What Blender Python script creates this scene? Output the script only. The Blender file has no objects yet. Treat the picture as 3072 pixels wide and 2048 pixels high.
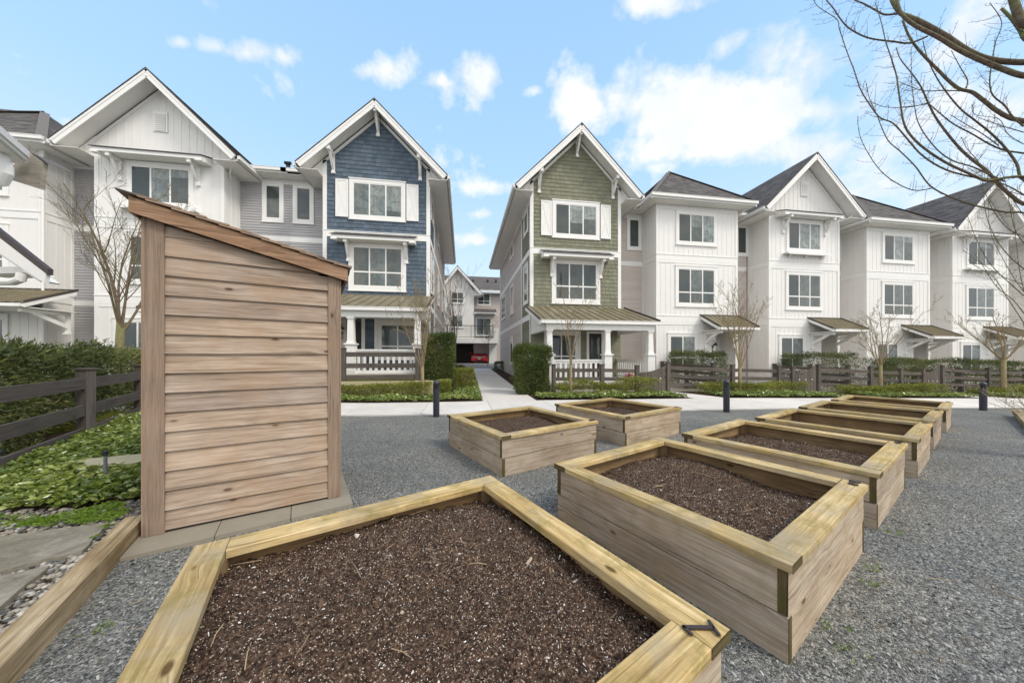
import bpy, bmesh, math, random
import numpy as np
from mathutils import Vector, Matrix
R=math.radians
# ---------------------------------------------------------------- camera, world, sun, exposure
S=bpy.context.scene
YAW=R(8.9)
cd=bpy.data.cameras.new('camera'); cam=bpy.data.objects.new('camera',cd); S.collection.objects.link(cam)
cam.location=(0,0,1.5); cam.rotation_euler=(R(90),0,-YAW)
cd.sensor_width=36; cd.lens=36*947/3072; cd.shift_y=43/3072; cd.clip_end=2000; cd.clip_start=0.02
S.camera=cam
S.render.resolution_x=1024; S.render.resolution_y=682
S.view_settings.view_transform='Standard'; S.view_settings.look='None'; S.view_settings.gamma=1
S.view_settings.exposure=1.20
try: S.view_settings.use_curve_mapping=False
except Exception: pass
S.cycles.max_bounces=6; S.cycles.diffuse_bounces=3; S.cycles.glossy_bounces=2
FW=Vector((math.sin(YAW),math.cos(YAW),0)); RT=Vector((math.cos(YAW),-math.sin(YAW),0)); UP=Vector((0,0,1))
def ray(u,v): return FW+RT*((u-1536)/947)+UP*((1067-v)/947)
SUN_AZ=Vector((0.78,-0.62,0)).normalized(); SUN_EL=R(48)
world=bpy.data.worlds.new('World'); S.world=world; world.use_nodes=True
class NT:
    def __init__(s,nt): s.nt=nt; nt.nodes.clear()
    def n(s,t,**k):
        o=s.nt.nodes.new(t)
        for a,b in k.items():
            if a=='inp':
                for i,x in b.items():
                    if hasattr(x,'is_linked') or isinstance(x,bpy.types.NodeSocket): s.nt.links.new(x,o.inputs[i])
                    else: o.inputs[i].default_value=x
            else: setattr(o,a,b)
        return o
    def math(s,op,a,b=0.0,c=0.0,clamp=False):
        o=s.n('ShaderNodeMath',operation=op,use_clamp=clamp,inp={0:a,1:b,2:c}); return o.outputs[0]
    def vmath(s,op,a,b=(0,0,0)):
        return s.n('ShaderNodeVectorMath',operation=op,inp={0:a,1:b})
    def mix(s,f,a,b,bt='MIX'):
        o=s.n('ShaderNodeMix',data_type='RGBA',blend_type=bt,inp={0:f,6:a,7:b}); return o.outputs[2]
    def ramp(s,f,stops,interp='LINEAR'):
        o=s.n('ShaderNodeValToRGB',inp={0:f}); cr=o.color_ramp; cr.interpolation=interp
        while len(cr.elements)<len(stops): cr.elements.new(0.5)
        for e,(p,c) in zip(cr.elements,stops):
            e.position=p; e.color=c if len(c)==4 else (*c,1)
        return o.outputs[0]
    def noise(s,vec,scale,detail=4,rough=0.55,dist=0.0):
        return s.n('ShaderNodeTexNoise',inp={'Vector':vec,'Scale':scale,'Detail':detail,'Roughness':rough,'Distortion':dist}).outputs[0]
    def mr(s,x,a,b,c=0.0,d=1.0):
        return s.n('ShaderNodeMapRange',inp={0:x,1:a,2:b,3:c,4:d}).outputs[0]
w=NT(world.node_tree)
sky=w.n('ShaderNodeTexSky',sky_type='NISHITA',sun_disc=False,sun_elevation=SUN_EL,sun_rotation=math.atan2(SUN_AZ.x,SUN_AZ.y),air_density=1.0,dust_density=0.6,ozone_density=1.6)
tc=w.n('ShaderNodeTexCoord'); D=tc.outputs['Generated']
sep=w.n('ShaderNodeSeparateXYZ',inp={0:D}); dz=sep.outputs[2]
# stretched cloud noise on a flat layer
inv=w.math('DIVIDE',1.0,w.math('MAXIMUM',w.math('ADD',dz,0.12),0.05))
cp=w.n('ShaderNodeVectorMath',operation='SCALE',inp={0:D,3:inv}).outputs[0]
cn=w.noise(cp,2.3,7,0.62,0.25); cn2=w.noise(D,7.5,6,0.6,0.15); cn3=w.noise(cp,1.1,3,0.5,0.0)
# clouds: direction (as seen from the court), angular half sizes, strength
CL=[(545,128,40,16,.95),(640,140,70,20,1.05),(740,155,110,24,1.1),(850,165,50,20,.9),(1100,215,50,22,.95),(1160,222,60,34,1.15),(1320,240,34,16,.75),(1440,225,56,44,1.2),(1600,275,26,12,.7),
    (1760,330,90,60,1.25),(1900,300,130,60,1.35),(2080,330,220,85,1.6),(2280,310,180,70,1.4),(2440,330,110,50,1.1),(2100,440,300,50,1.1),(2420,460,260,50,1.1),
    (2190,140,70,46,1.15),(2330,150,130,70,1.25),(2480,180,150,90,1.25),(2600,250,140,90,1.1),(2900,90,110,110,1.3),(2760,360,160,110,1.1),(2980,400,220,170,1.15),(2700,560,300,60,.95),(2950,600,300,80,.95),
    (1990,8,160,30,1.15),(1850,50,60,18,.6),(1480,565,90,22,.85),(1420,640,70,14,.6),(1430,720,90,18,.8),(1500,690,60,14,.6),(215,372,40,16,1.1),(2010,500,120,20,.7)]
tot=None
for (u,v,su,sv,st) in CL:
    d=ray(u,v); L=d.length; d=d/L
    r_=(RT-d*d.dot(RT)).normalized(); u_=d.cross(r_)
    if u_.z<0: u_=-u_
    ax=w.n('ShaderNodeVectorMath',operation='DOT_PRODUCT',inp={0:D,1:tuple(r_)}).outputs['Value']
    ay=w.n('ShaderNodeVectorMath',operation='DOT_PRODUCT',inp={0:D,1:tuple(u_)}).outputs['Value']
    af=w.n('ShaderNodeVectorMath',operation='DOT_PRODUCT',inp={0:D,1:tuple(d)}).outputs['Value']
    cosx=947/math.sqrt(947**2+(u-1536)**2)
    sx=su/947/L*cosx*1.0; sy=sv/947/L
    q=w.math('ADD',w.math('POWER',w.math('ABSOLUTE',w.math('DIVIDE',ax,sx)),2),w.math('POWER',w.math('ABSOLUTE',w.math('DIVIDE',ay,sy)),2))
    g=w.math('MULTIPLY',w.math('EXPONENT',w.math('MULTIPLY',q,-0.7)),st)
    g=w.math('MULTIPLY',g,w.math('GREATER_THAN',af,0.3))
    tot=g if tot is None else w.math('MAXIMUM',tot,g)
# thick unseen cloud cover added behind and above the viewer for neutral, brighter light
back=w.n('ShaderNodeVectorMath',operation='DOT_PRODUCT',inp={0:D,1:tuple(-FW)}).outputs['Value']
tot=w.math('MAXIMUM',tot,w.mr(back,-0.35,0.15,0.0,1.35))
cn4=w.noise(D,19,5,0.6,0.2)
dens=w.math('ADD',w.math('MULTIPLY',tot,0.95),w.math('MULTIPLY',w.math('SUBTRACT',cn,0.5),2.0))
dens=w.math('ADD',dens,w.math('MULTIPLY',w.math('SUBTRACT',cn4,0.5),1.1))
dens=w.math('ADD',dens,w.math('MULTIPLY',w.math('SUBTRACT',cn2,0.5),2.3))
mask=w.mr(dens,0.34,1.04); mask=w.math('SMOOTH_MIN',mask,1.0,0.1)
mask=w.math('MULTIPLY',mask,0.97,0,True)
shade=w.math('ADD',w.math('MULTIPLY',cn2,0.6),w.math('MULTIPLY',cn3,0.4))
cloudc=w.ramp(w.mr(shade,0.35,0.62),[(0,(4.1,4.6,5.3)),(1,(5.6,5.6,5.7))])
hz=w.math('POWER',w.math('SUBTRACT',1.0,w.math('MAXIMUM',dz,0.0)),5.0)
skyc=w.mix(1.0,sky.outputs[0],(1.0,0.97,0.93,1),'MULTIPLY')
skyg=w.ramp(dz,[(0.0,(0.60,0.65,0.69)),(0.2,(0.47,0.59,0.69)),(0.5,(0.30,0.48,0.70)),(0.9,(0.21,0.38,0.67))])
skyg=w.n('ShaderNodeVectorMath',operation='SCALE',inp={0:skyg,3:8.6}).outputs[0]
skyc=w.mix(0.88,skyc,skyg)
bk=w.ramp(w.mr(cn2,0.38,0.6),[(0,(0.45,0.50,0.58)),(1,(1.0,0.96,0.90))])  # added back cloud, brighter than the visible clouds to keep up the illumination
bk=w.n('ShaderNodeVectorMath',operation='SCALE',inp={0:bk,3:10.0}).outputs[0]
cloudc=w.mix(w.mr(back,0.0,0.5),cloudc,bk)
fin=w.mix(mask,skyc,cloudc)
bg=w.n('ShaderNodeBackground',inp={0:fin,1:0.085})
w.nt.links.new(bg.outputs[0],w.n('ShaderNodeOutputWorld').inputs[0])
sd=bpy.data.lights.new('sun','SUN'); sd.energy=1.0; sd.angle=R(16); sd.color=(1.0,0.93,0.83)
so=bpy.data.objects.new('sun',sd); S.collection.objects.link(so)
sdir=SUN_AZ*math.cos(SUN_EL)+UP*math.sin(SUN_EL)
so.rotation_euler=sdir.to_track_quat('Z','Y').to_euler()

# ---------------------------------------------------------------- helpers
COL=S.collection
rng=random.Random(7); nr=np.random.default_rng(11)
def tag(o,label=None,cat=None,group=None,kind=None):
    if label: o['label']=label
    if cat: o['category']=cat
    if group: o['group']=group
    if kind: o['kind']=kind
    return o
def thing(name,loc,label,cat,group=None,rz=0):
    o=bpy.data.objects.new(name,None); COL.objects.link(o); o.location=loc; o.rotation_euler=(0,0,rz)
    o.empty_display_size=0.2
    return tag(o,label,cat,group)
def lk(name,me,mat,parent=None,smooth=False):
    me.materials.append(mat)
    if smooth: me.polygons.foreach_set('use_smooth',[True]*len(me.polygons))
    o=bpy.data.objects.new(name,me); COL.objects.link(o)
    if parent is not None:
        o.parent=parent
    return o
class MB:
    """collects faces in world (or parent local) coordinates"""
    def __init__(s): s.v=[];s.f=[];s.uv=[];s.t=[];s.tone=0.5;s.off=(0,0,0)
    def face(s,pts,uv=None,tone=None):
        b=len(s.v); s.v+= [tuple(p) for p in pts]; s.f.append(tuple(range(b,b+len(pts))))
        if uv is None:
            p=[Vector(q) for q in pts]; n=(p[1]-p[0]).cross(p[2]-p[0])
            a=[abs(n.x),abs(n.y),abs(n.z)]; k=a.index(max(a))
            uv=[((q.y,q.z) if k==0 else (q.x,q.z) if k==1 else (q.x,q.y)) for q in p]
        s.uv+=[tuple(q) for q in uv]; s.t.append(s.tone if tone is None else tone)
    def obox(s,o,a,b,c,tone=None,grain=None):
        """box from corner o with edge vectors a,b,c; uv u runs along the longest edge"""
        o=Vector(o);a=Vector(a);b=Vector(b);c=Vector(c)
        if a.cross(b).dot(c)<0: a,b=b,a
        E=[a,b,c]; L=[e.length for e in E]; g=L.index(max(L)) if grain is None else grain
        ou,ov=s.tone*7.3 if tone is None else tone*7.3, (s.tone if tone is None else tone)*3.1
        def q(p,x,y):
            pts=[p,p+x,p+x+y,p+y]
            gu=E[g].normalized()
            res=[]
            other=x if abs(x.normalized().dot(gu))<0.7 else y
            on=other.normalized()
            for k in pts:
                d=k-o; res.append((d.dot(gu)+ou,d.dot(on)+ov))
            if abs(x.normalized().dot(gu))<0.7 and abs(y.normalized().dot(gu))<0.7:
                xn,yn=x.normalized(),y.normalized()
                res=[((k-o).dot(xn)*0.2+ou,(k-o).dot(yn)+ov) for k in pts]
            s.face(pts,res,tone)
        q(o,b,a); q(o+c,a,b); q(o,a,c); q(o+b,c,a); q(o,c,b); q(o+a,b,c)
    def box(s,x0,x1,y0,y1,z0,z1,tone=None): s.obox((x0,y0,z0),(x1-x0,0,0),(0,y1-y0,0),(0,0,z1-z0),tone)
    def tube(s,pts,rad,n=6,cap=True,tone=None):
        pts=[Vector(p) for p in pts]; rings=[]; X=None; L=0
        for i,p in enumerate(pts):
            d=(pts[min(i+1,len(pts)-1)]-pts[max(i-1,0)])
            if d.length<1e-9: d=Vector((0,0,1))
            d.normalize()
            if X is None: X=d.orthogonal().normalized()
            else:
                X=X-d*X.dot(d)
                X=X.normalized() if X.length>1e-6 else d.orthogonal().normalized()
            Y=d.cross(X); r=rad[i] if hasattr(rad,'__len__') else rad
            rings.append([p+(X*math.cos(2*math.pi*k/n)+Y*math.sin(2*math.pi*k/n))*r for k in range(n)])
        base=len(s.v)
        for rg in rings: s.v+=[tuple(q) for q in rg]
        for i in range(len(pts)-1):
            l=(pts[i+1]-pts[i]).length
            for k in range(n):
                k2=(k+1)%n
                s.f.append((base+i*n+k,base+i*n+k2,base+(i+1)*n+k2,base+(i+1)*n+k))
                s.uv+=[(L,k/n),(L,(k+1)/n),(L+l,(k+1)/n),(L+l,k/n)]; s.t.append(s.tone if tone is None else tone)
            L+=l
        if cap and n>=5:
            for ring,fl in ((0,True),(len(pts)-1,False)):
                idx=[base+ring*n+k for k in range(n)]
                if fl: idx=idx[::-1]
                s.f.append(tuple(idx)); s.uv+=[(0,0)]*n; s.t.append(s.tone if tone is None else tone)
    def prism(s,poly,z0,z1,tone=None):
        """vertical prism of an xy polygon (counter-clockwise)"""
        n=len(poly)
        s.face([(x,y,z1) for x,y in poly],None,tone); s.face([(x,y,z0) for x,y in reversed(poly)],None,tone)
        L=0
        for i in range(n):
            a=poly[i];b=poly[(i+1)%n]; l=math.dist(a,b)
            s.face([(a[0],a[1],z0),(b[0],b[1],z0),(b[0],b[1],z1),(a[0],a[1],z1)],[(L,z0),(L+l,z0),(L+l,z1),(L,z1)],tone); L+=l
    def build(s,name,mat,parent=None,smooth=False):
        me=bpy.data.meshes.new(name)
        v=s.v
        if parent is not None and s.off==(0,0,0) and not getattr(s,'local',False):
            M=parent_inv(parent); v=[tuple(M@Vector(p)) for p in v]
        me.from_pydata(v,[],s.f)
        ul=me.uv_layers.new(name='UVMap'); ul.data.foreach_set('uv',np.array(s.uv,dtype=np.float32).ravel())
        at=me.attributes.new('tone','FLOAT','FACE'); at.data.foreach_set('value',np.array(s.t,dtype=np.float32))
        me.validate()
        return lk(name,me,mat,parent,smooth)
def pmat(o):
    M=Matrix.Translation(o.location)@o.rotation_euler.to_matrix().to_4x4()
    return (pmat(o.parent)@M) if o.parent else M
def parent_inv(o): return pmat(o).inverted()
def np_mesh(name,V,F,tone,mat,parent=None,smooth=False):
    if parent is not None:
        M=np.array(parent_inv(parent)); V=V@M[:3,:3].T+M[:3,3]
    me=bpy.data.meshes.new(name); k=F.shape[1]
    me.vertices.add(len(V)); me.vertices.foreach_set('co',V.astype(np.float32).ravel())
    me.loops.add(F.size); me.loops.foreach_set('vertex_index',F.astype(np.int32).ravel())
    me.polygons.add(len(F)); me.polygons.foreach_set('loop_start',np.arange(0,F.size,k,dtype=np.int32)); me.polygons.foreach_set('loop_total',np.full(len(F),k,dtype=np.int32))
    at=me.attributes.new('tone','FLOAT','FACE'); at.data.foreach_set('value',tone.astype(np.float32))
    me.update(calc_edges=True)
    return lk(name,me,mat,parent,smooth)
class Fr:
    """wall frame: u along the wall, z up, d outward"""
    def __init__(s,o,U,N): s.o=Vector(o); s.U=Vector(U).normalized(); s.N=Vector(N).normalized()
    def p(s,u,z,d=0): return s.o+s.U*u+UP*z+s.N*d
    def box(s,mb,u0,u1,z0,z1,d0,d1,tone=None): mb.obox(s.p(u0,z0,d0),s.U*(u1-u0),UP*(z1-z0),s.N*(d1-d0),tone)
    def slab(s,mb,a,b,h,d0,d1,tone=None):
        """board following the line a->b (u,z), height h downward (perpendicular), depth d0..d1"""
        A=s.p(a[0],a[1],d0);B=s.p(b[0],b[1],d0); t=(B-A); n=t.normalized().cross(s.N); 
        if n.z>0: n=-n
        mb.obox(A,t,n*h,s.N*(d1-d0),tone)
def lap(mb,poly,U,V,N,ex,th,joint=None,gap=0.0,backing=True,jit=0.0):
    """courses (siding, shingles, planks) over a convex polygon; rows stack along V"""
    O=Vector(poly[0]); U=Vector(U).normalized();V=Vector(V).normalized();N=Vector(N).normalized()
    P=[((Vector(p)-O).dot(U),(Vector(p)-O).dot(V)) for p in poly]
    u0=min(p[0] for p in P);u1=max(p[0] for p in P);v0=min(p[1] for p in P);v1=max(p[1] for p in P)
    if backing: mb.face([Vector(p) for p in poly],P,0.25)
    bm=bmesh.new(); tl=bm.faces.layers.float.new('tone')
    def quad(c,t):
        f=bm.faces.new([bm.verts.new(O+U*a+V*b+N*d) for a,b,d in c]); f[tl]=t
    n=int(math.ceil((v1-v0)/ex))
    for i in range(n):
        a=v0+i*ex; b=a+ex
        if joint is None: segs=[(u0,u1)]
        else:
            segs=[]; x=u0-rng.random()*joint
            while x<u1:
                wd=joint*rng.uniform(0.65,1.35); segs.append((x,x+wd-gap)); x+=wd
        for (x0,x1) in segs:
            t=rng.random(); k=th*(rng.uniform(0.75,1.2) if joint else 1); bb=a-(rng.uniform(0,jit) if jit else 0)
            quad([(x0,bb,k),(x1,bb,k),(x1,b,0.003),(x0,b,0.003)],t)
            quad([(x0,bb,0.0),(x1,bb,0.0),(x1,bb,k),(x0,bb,k)],t)
    # clip by polygon edges
    c=Vector((sum(p[0] for p in P)/len(P),sum(p[1] for p in P)/len(P),0))
    for i in range(len(P)):
        a=Vector((*P[i],0));b=Vector((*P[(i+1)%len(P)],0)); e=(b-a)
        if e.length<1e-6: continue
        nn=Vector((e.y,-e.x,0)).normalized()
        if nn.dot(c-a)>0: nn=-nn
        A=O+U*a.x+V*a.y; NN=U*nn.x+V*nn.y
        bmesh.ops.bisect_plane(bm,geom=bm.verts[:]+bm.edges[:]+bm.faces[:],plane_co=A,plane_no=NN,clear_outer=True,dist=1e-5)
    for f in bm.faces:
        pts=[v.co.copy() for v in f.verts]
        mb.face(pts,[((p-O).dot(U)+f[tl]*3.7*(joint is not None),(p-O).dot(V)) for p in pts],f[tl])
    bm.free()
def ribs(mb,poly,U,V,N,pitch,wd,ht,off=0.0,backing=True,tone=None):
    """boards/seams running along V, spaced along U, clipped to polygon"""
    O=Vector(poly[0]); U=Vector(U).normalized();V=Vector(V).normalized();N=Vector(N).normalized()
    P=[((Vector(p)-O).dot(U),(Vector(p)-O).dot(V)) for p in poly]
    if backing: mb.face([Vector(p) for p in poly],P,mb.tone if tone is None else tone)
    u0=min(p[0] for p in P);u1=max(p[0] for p in P)
    def span(u):
        r=[]
        for i in range(len(P)):
            a=P[i];b=P[(i+1)%len(P)]
            if (a[0]-u)*(b[0]-u)<0: r.append(a[1]+(b[1]-a[1])*(u-a[0])/(b[0]-a[0]))
        return (min(r),max(r)) if len(r)>=2 else None
    x=u0+off+pitch*0.5
    while x<u1-wd:
        s1=span(x); s2=span(x+wd)
        if s1 and s2:
            pts=[(x,s1[0]),(x+wd,s2[0]),(x+wd,s2[1]),(x,s1[1])]
            T=[O+U*a+V*b+N*ht for a,b in pts]; B=[O+U*a+V*b for a,b in pts]
            mb.face(T,pts)
            for i in range(4):
                j=(i+1)%4; mb.face([B[i],B[j],T[j],T[i]])
        x+=pitch
def gx(x):
    if x<-5: return 0.084
    if x<-2.2: return -0.03*(x+2.2)
    if x<1: return 0.0
    if x<10: return -0.01*(x-1)
    if x<30: return -0.09-0.022*(x-10)
    return -0.53
def gy(y):
    if y<16: return 0.0
    if y<30: return 0.02*(y-16)
    if y<38: return 0.28+0.04*(y-30)
    return 0.6
def gz(x,y): return gx(x)+gy(y)
def atY(u,v,Y):
    d=ray(u,v); t=Y/d.y; return Vector((d.x*t,Y,1.5+d.z*t))
def atX(u,Y):   # world x of image column u on plane Y
    d=ray(u,1067); return d.x*Y/d.y
# ---------------------------------------------------------------- materials
def mat(name,fn,rough=0.7,spec=0.3):
    m=bpy.data.materials.new(name); m.use_nodes=True; t=NT(m.node_tree)
    b=t.n('ShaderNodeBsdfPrincipled'); b.inputs['Roughness'].default_value=rough; b.inputs['Specular IOR Level'].default_value=spec
    o=t.n('ShaderNodeOutputMaterial'); t.nt.links.new(b.outputs[0],o.inputs[0])
    fn(t,b); return m
def L(t,a,b): t.nt.links.new(a,b)
def tone(t): return t.n('ShaderNodeAttribute',attribute_name='tone').outputs['Fac']
def uvv(t): return t.n('ShaderNodeTexCoord').outputs['UV']
def objv(t): return t.n('ShaderNodeTexCoord').outputs['Object']
def bump(t,b,h,strength=0.3,dist=0.01):
    n=t.n('ShaderNodeBump',inp={'Strength':strength,'Distance':dist,'Height':h}); L(t,n.outputs[0],b.inputs['Normal'])
def paint(name,c,var=0.06,rough=0.6,dirt=0.10,dirtc=(0.28,0.25,0.18),tv=0.05):
    def f(t,b):
        v=objv(t); n1=t.noise(v,1.3,4); n2=t.noise(v,14,5)
        k=t.math('ADD',t.math('MULTIPLY',n1,0.6),t.math('MULTIPLY',n2,0.4))
        c1=tuple(x*(1-var) for x in c)+(1,); c2=tuple(min(1,x*(1+var)) for x in c)+(1,)
        col=t.ramp(t.mr(k,0.35,0.65),[(0,c1),(1,c2)])
        tn=tone(t); col=t.mix(1.0,col,t.ramp(tn,[(0,(1-tv*1.2,)*3),(1,(1+tv,)*3)]),'MULTIPLY')
        n3=t.noise(v,3.0,6,0.7)
        col=t.mix(t.math('MULTIPLY',t.mr(n3,0.52,0.78),dirt),col,(*dirtc,1))
        L(t,col,b.inputs['Base Color']); bump(t,b,n2,0.08,0.004)
    return mat(name,f,rough)
def plain(name,c,rough=0.5,spec=0.4,metal=0.0):
    def f(t,b):
        v=objv(t); n=t.noise(v,25,4)
        col=t.ramp(t.mr(n,0.3,0.7),[(0,tuple(x*0.85 for x in c)),(1,tuple(min(1,x*1.12) for x in c))])
        L(t,col,b.inputs['Base Color']); b.inputs['Metallic'].default_value=metal
    return mat(name,f,rough,spec)
def wood(name,dark,mid,light,knots=1.0,rough=0.85,stain=None,stainamt=0.0,gr=1.0,moss=None,mossamt=0.0):
    def f(t,b):
        uv=uvv(t); tn=tone(t)
        off=t.n('ShaderNodeCombineXYZ',inp={0:t.math('MULTIPLY',tn,31.7),1:t.math('MULTIPLY',tn,17.3),2:t.math('MULTIPLY',tn,9.1)}).outputs[0]
        p=t.vmath('ADD',uv,off).outputs[0]
        # knots bend the grain
        vk=t.vmath('MULTIPLY',p,(3.0,7.0,1)).outputs[0]
        vo=t.n('ShaderNodeTexVoronoi',feature='F1',inp={'Vector':vk,'Scale':1.0,'Randomness':1.0})
        kd=vo.outputs['Distance']; kr=t.n('ShaderNodeSeparateColor',inp={0:vo.outputs['Color']}).outputs[0]
        has=t.math('GREATER_THAN',kr,1-0.55*knots)
        bend=t.math('MULTIPLY',t.math('MULTIPLY',t.mr(kd,0.0,0.45,1.0,0.0),has),0.03)
        pg=t.vmath('ADD',p,t.n('ShaderNodeCombineXYZ',inp={1:bend}).outputs[0]).outputs[0]
        g1=t.noise(t.vmath('MULTIPLY',pg,(1.3,42*gr,1)).outputs[0],1.0,5,0.65,0.4)
        g2=t.noise(t.vmath('MULTIPLY',pg,(4,120*gr,1)).outputs[0],1.0,4,0.6)
        g3=t.noise(t.vmath('MULTIPLY',p,(1.6,5,1)).outputs[0],1.0,4,0.6)
        k=t.math('ADD',t.math('ADD',t.math('MULTIPLY',g1,0.36),t.math('MULTIPLY',g2,0.32)),t.math('MULTIPLY',g3,0.32))
        col=t.ramp(k,[(0.36,dark),(0.5,mid),(0.62,light)])
        col=t.mix(1.0,col,t.ramp(tn,[(0,(0.86,0.86,0.88)),(0.5,(1,1,1)),(1,(1.1,1.07,1.02))]),'MULTIPLY')
        kcore=t.math('MULTIPLY',t.mr(kd,0.065,0.125,1.0,0.0),has); kring=t.math('MULTIPLY',t.mr(kd,0.08,0.26,1.0,0.0),has)
        col=t.mix(t.math('MULTIPLY',kring,0.35),col,tuple(x*0.62 for x in mid)+(1,))
        col=t.mix(t.math('MULTIPLY',kcore,0.9),col,(dark[0]*0.32,dark[1]*0.25,dark[2]*0.2,1))
        g4=t.noise(t.vmath('MULTIPLY',pg,(0.9,55*gr,1)).outputs[0],1.0,3,0.5,0.6)
        col=t.mix(t.math('MULTIPLY',t.mr(g4,0.60,0.66),0.5),col,tuple(x*0.55 for x in dark)+(1,))
        if stain:
            n=t.noise(objv(t),2.6,5,0.6); col=t.mix(t.math('MULTIPLY',t.mr(n,0.48,0.66),stainamt),col,(*stain,1))
        if moss:
            n=t.noise(objv(t),6.0,6,0.7); col=t.mix(t.math('MULTIPLY',t.mr(n,0.5,0.64),mossamt),col,(*moss,1))
        L(t,col,b.inputs['Base Color'])
        h=t.math('ADD',g1,t.math('MULTIPLY',g2,0.6)); bump(t,b,h,0.35,0.003)
    return mat(name,f,rough,0.2)
M={}
M['white']=paint('white_paint',(0.79,0.775,0.745),0.02,0.55,0.04)
M['trim']=paint('white_trim',(0.82,0.81,0.78),0.02,0.5,0.10)
M['soffit']=paint('soffit_white',(0.80,0.785,0.75),0.03,0.6,0.05)
M['beige']=paint('beige_siding',(0.60,0.535,0.49),0.04,0.6,0.08)
M['grey_siding']=paint('grey_siding',(0.42,0.41,0.415),0.04,0.6,0.06)
M['blue']=paint('blue_shingle',(0.105,0.14,0.18),0.10,0.75,0.10,(0.16,0.2,0.24),0.16)
M['green']=paint('green_shingle',(0.225,0.225,0.16),0.08,0.75,0.12,(0.16,0.15,0.08),0.11)
M['door_dark']=paint('dark_door',(0.05,0.042,0.04),0.1,0.5,0.0)
M['fence']=wood('grey_stained_wood',(0.07,0.058,0.05),(0.115,0.098,0.087),(0.165,0.144,0.13),0.5,0.8,None,0,1.0,(0.12,0.12,0.055),0.22)
M['cap']=wood('weathered_cap_wood',(0.25,0.165,0.065),(0.49,0.36,0.165),(0.68,0.545,0.32),0.45,0.85,(0.33,0.28,0.20),0.75,0.9,(0.22,0.18,0.05),0.6)
M['side']=wood('grey_cedar_side',(0.23,0.172,0.12),(0.42,0.34,0.255),(0.57,0.49,0.39),1.0,0.85,(0.40,0.28,0.17),0.45,0.8,(0.22,0.19,0.09),0.3)
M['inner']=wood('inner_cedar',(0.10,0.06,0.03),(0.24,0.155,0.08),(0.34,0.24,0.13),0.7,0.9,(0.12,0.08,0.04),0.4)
M['endgrain']=wood('end_grain',(0.04,0.028,0.012),(0.09,0.066,0.03),(0.17,0.13,0.065),0.0,0.9,None,0,1.0,(0.09,0.10,0.02),0.5)
M['shed']=wood('cedar_siding',(0.19,0.138,0.097),(0.365,0.285,0.222),(0.50,0.41,0.33),1.25,0.8,(0.37,0.23,0.13),0.4,0.8)
M['shedtrim']=wood('cedar_trim',(0.18,0.125,0.09),(0.30,0.22,0.16),(0.38,0.29,0.22),0.15,0.8,(0.34,0.20,0.12),0.25,1.0)
M['shedwarm']=wood('cedar_fascia',(0.13,0.075,0.045),(0.30,0.19,0.12),(0.41,0.29,0.20),0.7,0.75,(0.28,0.17,0.10),0.4,0.7)
M['timber']=wood('landscape_timber',(0.15,0.105,0.055),(0.34,0.26,0.155),(0.50,0.41,0.28),0.8,0.9,(0.19,0.13,0.06),0.6,0.6)
def f_roof(t,b):
    uv=uvv(t); tn=tone(t); n=t.noise(uv,60,4,0.7); n2=t.noise(uv,0.7,4)
    c=t.ramp(tn,[(0,(0.085,0.078,0.077)),(0.5,(0.125,0.116,0.114)),(1,(0.18,0.166,0.158))])
    c=t.mix(1.0,c,t.ramp(n,[(0.3,(0.7,)*3),(0.7,(1.3,)*3)]),'MULTIPLY'); c=t.mix(t.math('MULTIPLY',t.mr(n2,0.45,0.7),0.25),c,(0.2,0.17,0.14,1))
    L(t,c,b.inputs['Base Color']); bump(t,b,n,0.5,0.004)
M['roof']=mat('asphalt_shingle',f_roof,0.9,0.2)
def f_metal(t,b):
    v=objv(t); n=t.noise(v,2.0,5,0.6); n2=t.noise(t.vmath('MULTIPLY',v,(8,1,1)).outputs[0],3,4)
    c=t.ramp(t.math('ADD',t.math('MULTIPLY',n,0.6),t.math('MULTIPLY',n2,0.4)),[(0.35,(0.185,0.155,0.095)),(0.65,(0.27,0.235,0.155))])
    L(t,c,b.inputs['Base Color']); b.inputs['Metallic'].default_value=0.25
M['metal']=mat('bronze_metal_roof',f_metal,0.45,0.5)
M['darkmetal']=plain('dark_metal_trim',(0.06,0.048,0.045),0.5)
M['black']=plain('black_metal',(0.018,0.019,0.024),0.45)
M['bollard']=plain('bollard_metal',(0.028,0.03,0.042),0.38,0.5)
M['number']=plain('bronze_numeral',(0.045,0.034,0.032),0.5)
def f_pane(t,b):
    tn=tone(t); v=objv(t)
    n=t.noise(v,1.1,3); st=t.noise(t.vmath('MULTIPLY',v,(16,16,0.4)).outputs[0],1.0,2)
    cur=t.mix(t.mr(st,0.3,0.7),(0.25,0.29,0.275,1),(0.35,0.39,0.375,1))
    c=t.mix(tn,(0.03,0.036,0.034,1),cur); n9=t.noise(v,2.6,4,0.6,1.2); c=t.mix(t.math('MULTIPLY',t.mr(n9,0.47,0.60),0.55),c,(0.045,0.07,0.06,1)); c=t.mix(t.math('MULTIPLY',t.mr(n,0.42,0.66),0.55),c,(0.05,0.062,0.06,1))
    L(t,c,b.inputs['Base Color']); nb=t.noise(v,0.9,2); bump(t,b,nb,0.25,0.02)
    
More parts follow.
